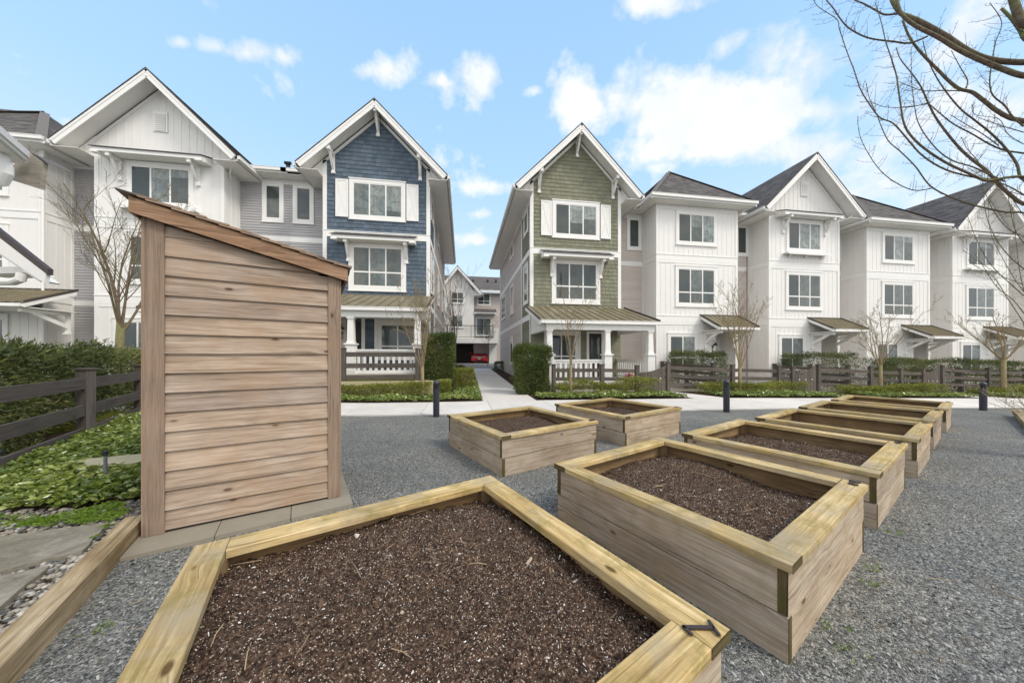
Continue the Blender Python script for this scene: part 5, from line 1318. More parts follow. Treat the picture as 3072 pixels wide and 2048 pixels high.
# river pebbles
ico=bmesh.new(); bmesh.ops.create_icosphere(ico,subdivisions=1,radius=1); IV=np.array([v.co[:] for v in ico.verts]); IF=np.array([[v.index for v in f.verts] for f in ico.faces]); ico.free()
PP=[(-4.6,2.3),(-4.5,3.50),(-3.55,3.46),(-3.05,3.68),(-2.72,3.08),(-2.2,1.95),(-1.75,1.0),(-3.6,1.0)]
ST=[[(-4.3,2.75),(-2.92,3.08),(-2.69,2.68),(-2.93,2.52),(-3.7,2.22)],[(-3.6,2.10),(-2.70,2.50),(-2.52,2.10),(-3.2,1.64)],[(-3.1,1.50),(-2.42,1.86),(-2.15,1.36),(-2.5,1.02)]]
Vs=[];Fs=[];Ts=[];cnt=0
g=random.Random(3)
while cnt<7500:
    x,y=g.uniform(-4.6,-1.7),g.uniform(1.0,3.65)
    if not in_poly(x,y,PP) or (any(in_poly(x,y,s) for s in ST)): continue
    s=g.choice([1,1,1,1.5])*g.uniform(0.008,0.0165); a=g.uniform(0,6.28); sc=np.array([s*g.uniform(1,1.5),s,s*0.6]); c_,s_=math.cos(a),math.sin(a)
    v=IV*sc; v=np.stack([v[:,0]*c_-v[:,1]*s_,v[:,0]*s_+v[:,1]*c_,v[:,2]],1)+np.array([x,y,gh(x,y)+s*0.3+g.choice([0,0,s*0.6])])
    Vs.append(v);Fs.append(IF+cnt*len(IV));Ts.append(np.full(len(IF),g.random()));cnt+=1
o=np_mesh('river_pebbles',np.concatenate(Vs),np.concatenate(Fs),np.concatenate(Ts),M['pebble'],None,True); tag(o,'rounded river pebbles between the flagstones and the timber','pebbles',kind='stuff')
# ---------------------------------------------------------------- foliage scatterers
def leafquads(P,N,size,aspect,m,name,tonef,parent=None,fold=0.0,droop=0.0,smooth=False):
    """one bent leaf per point P pointing along N"""
    n=len(P); s=size*nr.uniform(0.65,1.3,n); N=N/np.linalg.norm(N,axis=1)[:,None]
    r=nr.normal(0,1,(n,3)); r[:,2]*=0.3; W=np.cross(N,r); W/=np.linalg.norm(W,axis=1)[:,None]+1e-9
    Up=np.cross(W,N)
    L_=N*s[:,None]; Wd=W*(s*aspect*0.5)[:,None]; dr=np.zeros((n,3)); dr[:,2]=-droop*s
    fu=Up*(fold*s)[:,None]
    a=P; b=P+L_*0.45+Wd+fu+dr*0.3; c=P+L_+dr; d=P+L_*0.45-Wd+fu+dr*0.3
    V=np.concatenate([a,b,c,d],0); i=np.arange(n)
    if fold>0:
        F=np.concatenate([np.stack([i,i+n,i+2*n],1),np.stack([i,i+2*n,i+3*n],1)],0); T=np.tile(tonef,2)
    else: F=np.stack([i,i+n,i+2*n,i+3*n],1); T=tonef
    return np_mesh(name,V,F,T,m,parent,smooth)
def clump_tone(P,sc=3.0,seed=0):
    g=np.random.default_rng(seed); t=np.zeros(len(P))
    for k in range(5):
        f=g.normal(0,sc,3); t+=np.sin(P@f+g.uniform(0,6))*0.2
    return np.clip(0.5+t*0.35+nr.normal(0,0.17,len(P)),0,1)
def hedge(name,x0,x1,y0,y1,z0,z1,n,leaf,m,label,cat='hedge',group=None,rot=None,aspect=0.35,rough=0.10,spray=2,roundness=0.0,seed=0):
    """clipped hedge: sprays of leaves over an uneven box"""
    g=np.random.default_rng(seed+5)
    lx,ly,lz=x1-x0,y1-y0,z1-z0
    u=g.uniform(-1,1,(n,3)); 
    # push most samples to the skin
    k=g.random(n)<0.75; ax=g.choice(3,n,p=[ly*lz/(ly*lz+lx*lz+lx*ly),lx*lz/(ly*lz+lx*lz+lx*ly),lx*ly/(ly*lz+lx*lz+lx*ly)])
    sg=np.where(g.random(n)<0.5,-1,1); sg=np.where((ax==2),1,sg)
    for a in range(3):
        q=k&(ax==a); u[q,a]=sg[q]*g.uniform(0.78,1.0,q.sum())
    if roundness>0:
        L4=(np.abs(u)**4).sum(1)**0.25; u=u/np.maximum(1,L4/ (1.0))[:,None]
    C=np.array([(x0+x1)/2,(y0+y1)/2,(z0+z1)/2]); H=np.array([lx,ly,lz])/2
    P=u*H; w=np.zeros(n)
    for q in range(6):
        f=g.normal(0,2.6 if q<3 else 6,3); w+=np.sin(P@f+g.uniform(0,6))*(0.35 if q<3 else 0.18)
    P=P*(1+(w*rough)[:,None]*np.array([0.5/max(lx,.5),0.5/max(ly,.5),0.5/max(lz,.5)])*1.6)
    N=u*0.8+g.normal(0,0.55,(n,3)); N[:,2]+=0.35
    if rot is not None:
        c_,s_=math.cos(rot),math.sin(rot); Rm=np.array([[c_,-s_,0],[s_,c_,0],[0,0,1]]); P=P@Rm.T; N=N@Rm.T
    P=P+C; T=clump_tone(P,3.0,seed)
    if spray>1:
        P=np.concatenate([P+g.normal(0,leaf*0.5,(n,3)) for _ in range(spray)]); N=np.concatenate([N+g.normal(0,0.5,(n,3)) for _ in range(spray)]); T=np.clip(np.concatenate([T]*spray)+g.normal(0,0.08,n*spray),0,1)
    P[:,2]=np.maximum(P[:,2],z0+0.0)
    o=leafquads(P,N,leaf,aspect,m,name,T)
    tag(o,label,cat,group); return o
def cover(name,poly,zf,n,leaf,m,label,h=0.12,aspect=0.5,rosette=5,seed=0,fold=0.08,cat='ground cover',skip=None,kind='stuff',tilt=0.55):
    g=np.random.default_rng(seed+40); gg=random.Random(seed)
    xs=[p[0] for p in poly]; ys=[p[1] for p in poly]; C=[]
    while len(C)<n:
        x,y=gg.uniform(min(xs),max(xs)),gg.uniform(min(ys),max(ys))
        if in_poly(x,y,poly) and not (skip and skip(x,y)): C.append((x,y))
    C=np.array(C); w=np.zeros(n)
    for q in range(5):
        f=g.normal(0,3.5,2); w+=np.sin(C@f+g.uniform(0,6))*0.25
    zb=np.array([zf(x,y) for x,y in C]); top=h*(0.7+0.3*w)*g.uniform(0.45,1.0,n)
    P=[];N=[];T=[]
    tb=np.clip(0.45+0.2*w+g.normal(0,.14,n),0,1); ph=g.uniform(0,6.28,n)
    for k in range(rosette):
        a=ph+k*2*np.pi/rosette+g.normal(0,.25,n); t=g.normal(tilt,0.25,n)
        N.append(np.stack([np.cos(a),np.sin(a),t*0.9-0.1],1)); P.append(np.stack([C[:,0],C[:,1],zb+top],1)+g.normal(0,leaf*0.12,(n,3))); T.append(np.clip(tb+g.normal(0,.13,n),0,1))
    o=leafquads(np.concatenate(P),np.concatenate(N),leaf,aspect,m,name,np.concatenate(T),None,fold,0.15)
    return tag(o,label,cat,None,kind)
# near ground cover left of the shed
GC=[(-5.9,3.0),(-4.35,3.42),(-3.6,3.40),(-3.02,3.66),(-3.4,4.5),(-4.3,6.2),(-5.3,8.35),(-7.3,8.35),(-6.25,6.65),(-5.0,4.2)]
SL=[(-4.1,4.1),(-3.55,4.30),(-3.72,4.72),(-4.5,4.50)]
cover('ground_cover',GC,gh,5600,0.068,M['pachy'],'glossy leafy ground cover in front of the grey fence beside the shed',0.22,0.46,7,1,0.10,skip=lambda x,y:in_poly(x,y,SL) or gh(x,y)<0)
cover('weeds',[(-3.6,3.1),(-3.2,3.5),(-2.93,3.3),(-2.75,2.85),(-2.66,2.66),(-2.9,3.12)],lambda x,y:gh(x,y)+0.02,330,0.030,M['weed'],'bright green weeds sprouting between the pebbles and flagstones',0.05,0.3,6,2,0.0,'weeds')
cover('weeds',[(-4.3,3.2),(-3.4,3.1),(-3.4,3.25),(-4.3,3.4)],lambda x,y:gh(x,y)+0.02,130,0.030,M['weed'],'bright green weeds at the rim of the leafy ground cover',0.05,0.3,6,3,0.0,'weeds')
# ---------------------------------------------------------------- fences
FG_='grey timber fences around the front yards'
def fpost(mb,x,y,zb,zt,w=0.13,cap=True):
    mb.box(x-w/2,x+w/2,y-w/2,y+w/2,zb-0.15,zt); 
    if cap: mb.box(x-w/2-0.02,x+w/2+0.02,y-w/2-0.02,y+w/2+0.02,zt,zt+0.03)
def rail(mb,a,b,z0,z1,th=0.038,off=0.0,hgt=0.145):
    a=Vector((a[0],a[1],z0));b=Vector((b[0],b[1],z1)); d=b-a; n=Vector((d.y,-d.x,0)).normalized()
    mb.tone=rng.random(); mb.obox(a-n*(th/2-off)-UP*hgt/2,d,n*th,UP*hgt)
def railfence(pts,tops,rails,label,zoff=None,off=0.0,w=0.14):
    """pts xy of posts; tops = post top z; rails = depth of rail centres below the post top"""
    c=thing('fence',(pts[0][0],pts[0][1],gz(*pts[0])),label,'fence',FG_)
    for (p,t) in zip(pts,tops):
        q=MB(); q.tone=rng.random(); fpost(q,p[0],p[1],(gz(*p) if zoff is None else zoff),t,w); q.build('post',M['fence'],c)
    for i in range(len(pts)-1):
        for r in rails:
            q=MB(); a,b=pts[i],pts[i+1]; d=Vector((b[0]-a[0],b[1]-a[1],0)).normalized()*(w/2+0.001)
            rail(q,(a[0]+d.x,a[1]+d.y),(b[0]-d.x,b[1]-d.y),tops[i]-r,tops[i+1]-r,off=off,hgt=0.172 if zoff else 0.145); q.build('rail',M['fence'],c)
    return c
RL=[0.22,0.57,0.92]
# left fence behind the ground cover (parallel to the shed)
d1=Vector((-0.455,0.89,0)); p0=Vector((-5.93,6.02,0)); pts=[p0-d1*2.35,p0,p0+d1*2.4,p0+d1*4.6]
railfence([(p.x,p.y) for p in pts],[1.28]*4,[0.215,0.64,1.0],'grey three-rail fence behind the leafy ground cover left of the shed',0.2)
q_=[(-7.35,6.0),(-9.4,5.1)]
railfence(q_,[1.40]*2,[0.20,0.53,0.84],'short grey fence behind the yew hedge at the left edge',0.25)
# blue house yard fence (on the raised lawn)
yb_=12.2; xs=[-8.0,-6.1,atX(1031,yb_),atX(1252,yb_)]
railfence([(x,yb_) for x in xs],[1.76]*4,[0.21,0.62,1.04],'grey three-rail fence on the raised lawn before the blue house',0.57)
railfence([(xs[-1]+0.02,yb_+0.14),(xs[-1]+0.25,13.6),(xs[-1]+0.3,15.4)],[1.74,1.76,1.76],[0.21,0.62,1.04],'short grey fence return at the corner of the blue house yard',0.57)
# right-hand yards
YF=12.2
def gate(xa,xb,z,ha,hb,label):
    """gate of vertical boards with a sweeping top between posts at xa (low) and xb (high)"""
    c=thing('gate',((xa+xb)/2,YF,z),label,'gate','grey garden gates of vertical boards')
    n=7; wd=(xb-xa-0.02)/n
    for i in range(n):
        q=MB(); q.tone=rng.random(); x=xa+0.01+i*wd
        def top(f): return z+ha+(hb-ha)*(f**2.2) - 0.03
        f0,f1=i/n,(i+1)/n; a,b=x+0.006,x+wd-0.006
        pts=[(a,z+0.05),(b,z+0.05),(b,top(f1)),(a,top(f0))]
        P=[Vector((p[0],YF-0.015,p[1])) for p in pts];Q=[p+Vector((0,0.03,0)) for p in P]
        q.face(P,[(p[1],p[0]) for p in pts]); q.face(Q[::-1])
        for k in range(4): j=(k+1)%4; q.face([P[k],Q[k],Q[j],P[j]])
        q.build('board',M['fence'],c)
    q=MB(); q.tone=0.3; q.box(xa+0.01,xb-0.01,YF+0.016,YF+0.045,z+0.22,z+0.34); q.box(xa+0.01,xb-0.01,YF+0.016,YF+0.045,z+0.72,z+0.82); q.build('brace',M['fence'],c)
    q=MB()
    for f in (0.2,0.5,0.8):
        x=xa+(xb-xa)*f; zz=z+0.62; q.obox((x,YF-0.022,zz-0.035),(0.03,0,0.03),(-0.03,0,0.03),(0,0.006,0))
    q.build('diamond_cutout',M['white'],c)
def X_(u): return atX(u,YF)
def run(us,vt,label):
    pts=[(X_(u),YF) for u in us]; tops=[atY(u,v,YF).z for u,v in zip(us,vt)]
    return railfence(pts,tops,RL if True else RL,label,None)
run([1661,1806,1911],[1094,1094,1097],'grey three-rail fence between the columnar shrub and the gate before the green house')
run([2004,2197,2336,2377],[1087,1095,1098,1101],'grey three-rail fence between the first and second gates from the alley')
run([2455,2611,2701,2768],[1094,1101,1106,1107],'grey three-rail fence between the second and third gates from the alley')
run([2826,2964,3075,3180],[1096,1104,1106,1108],'grey three-rail fence at the right edge beyond the third gate')
for (a,b,lb) in ((1915,2000,'grey garden gate at the yard of the green house, nearest the alley'),(2381,2451,'grey garden gate in the middle, before the first white gable'),(2772,2822,'farthest grey garden gate, right of the middle')):
    xa,xb=X_(a)+0.065,X_(b)-0.06; z=gz(xa,YF); gate(xa,xb,z,atY(a,1100+ (6 if a<2000 else 9),YF).z-z-0.12,atY(b,1095,YF).z-z+0.02,lb)
railfence([(3.35,YF+0.1),(2.95,13.6),(3.0,15.6)],[1.12,1.12,1.12],[0.2,0.46,0.8],'short grey fence return beside the green house, facing the alley')
for (x,lb) in ((10.95,'grey divider fence right of the green house porch'),(18.2,'grey divider fence left of the first white gable'),(25.2,'grey divider fence right of the first white gable'),(32.2,'grey divider fence at the farthest white gable')):
    zt=gz(x,14)+1.28; railfence([(x,16.0),(x,14.1),(x,12.42)],[zt,zt,zt],[0.17,0.46,0.8],lb)
# ---------------------------------------------------------------- kerb, hedges, planting
q=MB(); q.box(-14,-1.05,11.62,11.85,-0.05,0.60); tag(q.build('garden_kerb',M['curb']),'yellowish concrete retaining kerb under the lawn of the blue house','kerb')
HG='clipped hedges along the terrace'
hd=Vector((-0.455,0.89,0)); hc=Vector((-7.55,7.15,0)); ang=math.atan2(hd.y,hd.x)
hedge('yew_hedge',hc.x-3.6,hc.x+3.6,hc.y-0.55,hc.y+0.55,0.25,1.52,22000,0.085,M['yew'],'dense dark yew hedge behind the left grey fence','hedge',HG,ang,0.22,0.45,3,0,1)
hedge('boxwood_hedge',-7.0,-1.15,11.0,11.55,0.0,0.50,9000,0.05,M['box'],'long low boxwood hedge in front of the kerb below the blue house','hedge',HG,None,0.5,0.25,2,0,2)
hedge('yew_column',-1.45,-0.42,12.75,13.6,0.0,2.32,9000,0.10,M['cedar'],'tall clipped evergreen block beside the blue house fence','shrub',None,None,0.2,0.25,3,0.0,3)
hedge('yew_column',2.12,3.32,11.9,12.9,0.0,1.78,9000,0.11,M['cedar'],'shaggy evergreen column shrub beside the path at the green house','shrub',None,None,0.18,0.45,3,0.5,4)
hedge('boxwood_ball',-0.38,0.42,13.2,14.4,0.0,0.95,3500,0.05,M['box'],'yellow-green clipped boxwood block at the left of the alley path','shrub',None,None,0.5,0.25,2,0.6,5)
hedge('boxwood_ball',-1.0,-0.45,11.6,12.2,0.0,0.62,1600,0.05,M['box'],'small boxwood ball beside the end of the kerb','shrub',None,None,0.5,0.25,2,0.8,6)
hedge('boxwood_ball',2.75,3.55,26.5,28,0.25,1.0,900,0.08,M['yew'],'low dark hedge far down the alley against the tan side wall','shrub',None,None,0.5,0.2,2,0.3,7)
hedge('boxwood_ball',-0.9,0.1,21,23,0.1,0.8,900,0.08,M['yew'],'low bushes far down the alley on the left side','shrub',None,None,0.5,0.4,2,0.6,8)
g=random.Random(21)
def dividerhedge(x0,x1,y0,y1,zt,n,lb,sd): n=int(n*1.8); hedge('yew_hedge',x0,x1,y0,y1,gz(x0,14)+0.05,zt,n,0.085,M['yew'],lb,'hedge',HG,None,0.24,0.3,2,0.0,sd)
dividerhedge(11.25,11.95,12.7,14.3,1.72,2600,'dark yew hedge behind the fence at the first white house, right piece',11)
dividerhedge(11.2,11.9,14.7,15.9,1.72,1600,'dark yew hedge behind the fence at the first white house, left piece',12)
dividerhedge(18.4,19.2,12.7,15.9,1.60,4200,'dark yew hedge behind the middle garden gate',13)
dividerhedge(25.4,26.2,12.7,15.9,1.30,3200,'dark yew hedge behind the farthest garden gate',14)
dividerhedge(27.0,31.2,12.9,13.6,1.18,3600,'long dark yew hedge behind the fence at the second hip-roofed house',15)
dividerhedge(20.6,24.6,12.9,13.5,1.25,3600,'dark yew hedge left of the third small tree, behind the fence',16)
dividerhedge(32.4,36.5,12.8,13.6,1.15,2600,'dark yew hedge at the right edge behind the fence',17)
boxes=[(3.55,7.3,0.46,'low boxwood mass behind the ground cover at the green house'),(9.9,14.4,0.42,'low boxwood mass on both sides of the second small tree'),(16.9,21.9,0.38,'low boxwood mass around the third small tree'),(24.6,31.0,0.34,'low boxwood mass around the small tree at the right edge')]
for k,(a,b,hh,lb) in enumerate(boxes):
    hedge('boxwood_mass',a,b,11.25,12.0,gz((a+b)/2,11)-0.02,gz((a+b)/2,11)+hh,int((b-a)*1300),0.06,M['box'],lb,'hedge','low boxwood masses along the fence',None,0.45,0.5,2,0.0,30+k)
def strip(a,b,lb,sd,n): cover('ground_cover',[(a,10.42),(b,10.42),(b-0.25,11.35),(a+0.1,11.35)],lambda x,y:gz(x,y)+0.02,n,0.075,M['pachy'],lb,0.22,0.5,5,sd,0.0)
cover('ground_cover',[(-7.5,10.30),(0.60,10.30),(0.64,12.5),(0.75,17.5),(-0.2,17.5),(-0.3,11.3),(-7.5,11.1)],lambda x,y:gz(x,y)+0.02,4200,0.075,M['pachy'],'green ground cover between the sidewalk and the boxwood hedge, left of the alley path',0.24,0.5,5,20,0.0)
strip(2.55,8.15,'green ground cover strip before the green house fence',21,2300); strip(9.75,15.2,'green ground cover strip behind the second bollard',22,2100)
strip(16.8,22.4,'green ground cover strip beyond the diagonal row of planters',23,1700); strip(24.2,32,'green ground cover strip at the right edge behind the third bollard',24,1500)
# grassy shrubs along the alley
def tuft(x,y,z,h,n,label,m=None,spread=0.5):
    gq=np.random.default_rng(int(x*10+y*7)%99+1); a=gq.uniform(0,6.28,n); t=gq.uniform(0.1,spread,n)
    P=np.stack([x+gq.normal(0,.10,n),y+gq.normal(0,.10,n),np.full(n,z)],1); N=np.stack([np.cos(a)*t,np.sin(a)*t,np.ones(n)],1)
    o=leafquads(P,N,h,0.03,m or M['straw'],'grass_tuft',gq.random(n),None,0.0,0.25); tag(o,label,'shrub')
tuft(-0.05,15.4,gz(0,15),0.85,260,'tawny ornamental grass behind the boxwood block left of the path'); tuft(0.35,17.2,gz(0,17),0.8,220,'ornamental grass leaning over the alley path')
tuft(-0.55,17.0,gz(0,17),1.0,240,'tawny shrub between the clipped evergreen block and the alley tree'); tuft(2.95,18.5,gz(3,18),0.45,160,'thin dry grass in the mulch along the tan side wall')
# flower pot, planter
c=thing('flower_pot',(7.15,12.75,gz(7,12.7)),'terracotta pot of pink and yellow flowers behind the green house fence','flower pot')
q=MB(); q.tube([(7.15,12.75,0.02),(7.15,12.75,0.05),(7.15,12.75,0.5),(7.15,12.75,0.52)],[0.13,0.14,0.20,0.215],16); q.build('pot',M['terra'],c)
for (m,nm,dx) in (('pinkf','petals',-0.04),('yellowf','petals',0.03),('purplef','petals',-0.01)):
    n=90; P=nr.normal(0,1,(n,3))*np.array([0.10,0.08,0.055])+np.array([7.15+dx,12.72,0.66 if m=='pinkf' else 0.60]); N=nr.normal(0,1,(n,3)); leafquads(P,N,0.05,0.9,M[m],nm,np.full(n,.5),c)
P=nr.normal(0,1,(120,3))*np.array([0.12,0.1,0.05])+np.array([7.15,12.75,0.56]); leafquads(P,nr.normal(0,1,(120,3)),0.06,0.4,M['box'],'leaves',nr.random(120),c)
q=MB(); q.tube([(12.6,13.4,gz(12,13)),(12.6,13.4,0.10),(12.6,13.4,0.30)],[0.14,0.2,0.17],14); tag(q.build('round_planter',M['wicker']),'small brown round planter behind the fence at the first white house','planter')
# sprinkler risers
for (x,y,tx,lb) in ((-3.70,3.93,0.0,'thin grey irrigation pipe standing among the leaves next to the shed'),(-4.88,4.12,0.06,'thin grey irrigation pipe leaning at the left edge of the leaves')):
    c=thing('irrigation_pipe',(x,y,0.12),lb,'pipe'); q=MB(); q.tube([(x,y,0.1),(x+tx,y,0.46)],0.014,10); q.build('pipe',M['pipe'],c); q=MB(); q.tube([(x+tx,y,0.455),(x+tx*1.02,y,0.46),(x+tx*1.1,y,0.50),(x+tx*1.12,y,0.51)],[0.018,0.021,0.021,0.012],10); q.build('nozzle',M['black'],c)
# bollards
for (x,y,lb) in ((-0.64,7.98,'black ribbed bollard left of the alley path'),(7.25,7.75,'black ribbed bollard in the middle, right of the twin planters'),(16.25,7.55,'black ribbed bollard near the right edge')):
    z=gz(x,y); c=thing('bollard',(x,y,z),lb,'bollard','black bollards on the gravel edge'); r=0.078
    q=MB(); q.tube([(x,y,z-0.05),(x,y,z+0.70)],r,24); q.build('shaft',M['bollard'],c,False)
    q=MB()
    for k in range(3): zz=z+0.715+k*0.034; q.tube([(x,y,zz),(x,y,zz+0.004),(x,y,zz+0.012),(x,y,zz+0.016)],[r*0.9,r*1.04,r*1.04,r*0.9],24)
    q.tube([(x,y,z+0.70),(x,y,z+0.82)],r*0.7,16); q.build('louvre',M['bollard'],c)
    q=MB(); q.tube([(x,y,z+0.82)]+[(x,y,z+0.822+0.078*math.sin(a)) for a in [0.01,0.3,0.6,0.9,1.2,1.45,1.55]],[r*1.0]+[r*1.02*math.cos(a) for a in [0,0.3,0.6,0.9,1.2,1.45,1.55]],24); q.build('dome',M['bollard'],c,True)
# ---------------------------------------------------------------- trees
def branches(mb,p,d,L_,r,lvl,g,par,maxl):
    n=par.get('seg',5); pts=[p]; rad=[r]; dd=d.normalized(); curv=Vector((g.uniform(-1,1),g.uniform(-1,1),g.uniform(-.3,.6)))*par['wob']
    for i in range(n):
        dd=(dd+curv/n+Vector((g.uniform(-1,1),g.uniform(-1,1),g.uniform(-1,1)))*par['jit']+UP*par['up']).normalized()
        pts.append(pts[-1]+dd*L_/n); rad.append(max(r*(1-0.75*(i+1)/n),par['rmin']))
    mb.tube(pts,rad,6 if r>0.03 else (4 if r>0.01 else 3),False)
    if lvl>=maxl: return
    k=par['kids'][min(lvl,len(par['kids'])-1)]
    for j in range(k):
        f=par['start']+(1-par['start'])*(j+g.random()*0.8)/k; i=min(int(f*n),n-1); q=pts[i].lerp(pts[i+1],f*n-i)
        ax=(pts[i+1]-pts[i]).normalized(); o=ax.orthogonal().normalized(); o.rotate(Matrix.Rotation(g.uniform(0,6.28),3,ax))
        a=g.uniform(*par['ang']); nd=ax*math.cos(a)+o*math.sin(a); ll=L_*g.uniform(*par['len'])*(1-0.45*f)
        branches(mb,q,nd,ll,max(rad[i]*0.45,par['rmin']),lvl+1,g,par,maxl)
def tree(base,trunk_h,crown_h,spread,r,label,bark,seed,limbs=5,par=None,maxl=3,lean=(0,0),group='bare small trees'):
    g=random.Random(seed); b=Vector(base); c=thing('bare_tree',base,label,'tree',group)
    P=dict(seg=5,wob=0.35,jit=0.07,up=0.06,kids=[6,5,4],start=0.2,ang=(0.35,0.85),len=(0.35,0.6),rmin=0.003); P.update(par or {})
    q=MB(); top=b+Vector((lean[0]*trunk_h,lean[1]*trunk_h,trunk_h)); mid=b.lerp(top,0.5)+Vector((g.uniform(-.03,.03),g.uniform(-.03,.03),0))
    q.tube([b-UP*0.1,b+UP*0.06,mid,top],[r*1.3,r*1.05,r*0.9,r*0.8],9); q.build('trunk',M[bark],c,True)
    q=MB()
    for i in range(limbs):
        a=i*2.4+g.uniform(-.4,.4); s=spread*g.uniform(0.5,1.0) if i else 0.05; d=Vector((math.cos(a)*s,math.sin(a)*s,crown_h))
        st=top-UP*g.uniform(0,trunk_h*0.25); branches(q,st,d,d.length*(1.0 if i==0 else g.uniform(0.75,0.95)),r*((0.30 if i else 0.42) if r>0.07 else (0.31 if i else 0.48)),0,g,P,maxl)
    q.build('crown',M[bark],c,True); return c
tree((-10.7,11.8,0.25),2.3,4.4,2.3,0.12,'tall multi-stemmed bare magnolia rising behind the yew hedge left of the shed','bark3',31,6,dict(kids=[8,6,4],rmin=0.004,up=0.05,ang=(0.3,0.8),len=(0.35,0.6)),3)
tree((-1.36,11.15,gz(-1.3,11)),1.15,2.9,1.45,0.062,'pale bare young tree in front of the blue house porch','bark2',5,7,dict(kids=[6,4,3],rmin=0.0045),3)
tree((4.02,11.35,gz(4,11)),1.4,2.9,0.85,0.055,'slim sparse bare tree in front of the green house porch','bark2',8,6,dict(kids=[4,3,3],rmin=0.0045,ang=(0.4,1.0)),3)
tree((11.25,11.35,gz(11,11)),1.25,3.2,1.5,0.065,'bare small tree behind the middle bollard, before the first white house','bark2',12,7,dict(kids=[6,4,3],rmin=0.004),3)
tree((18.8,11.6,gz(18,11)),1.35,2.6,1.5,0.075,'bare small tree beyond the diagonal row of planters, wide low fork','bark2',16,7,dict(kids=[6,4,3],rmin=0.0045),3)
tree((26.3,11.6,gz(26,11)),1.9,2.3,1.9,0.10,'bare small tree at the right edge behind the third bollard','bark2',19,7,dict(kids=[6,4,3],rmin=0.005),3)
tree((-0.62,26.5,gz(0,26.5)),2.2,6.4,1.6,0.10,'upright bare tree with many fine branches down the alley','bark3',23,9,dict(kids=[6,4,2],rmin=0.006,up=0.10,wob=0.15,ang=(0.3,0.7)),2,group='bare trees down the alley')
tree((-1.35,28.5,gz(0,28)),2.0,3.5,1.2,0.07,'thin bare sapling left of the upright alley tree','bark3',24,6,dict(kids=[6,4],rmin=0.009,up=0.10),2,group='bare trees down the alley')
tree((2.65,33.5,gz(2,33)),2.2,2.6,0.9,0.05,'thin bare sapling in front of the red minivan garage','bark3',25,6,dict(kids=[5,4],rmin=0.009,up=0.10),2,group='bare trees down the alley')
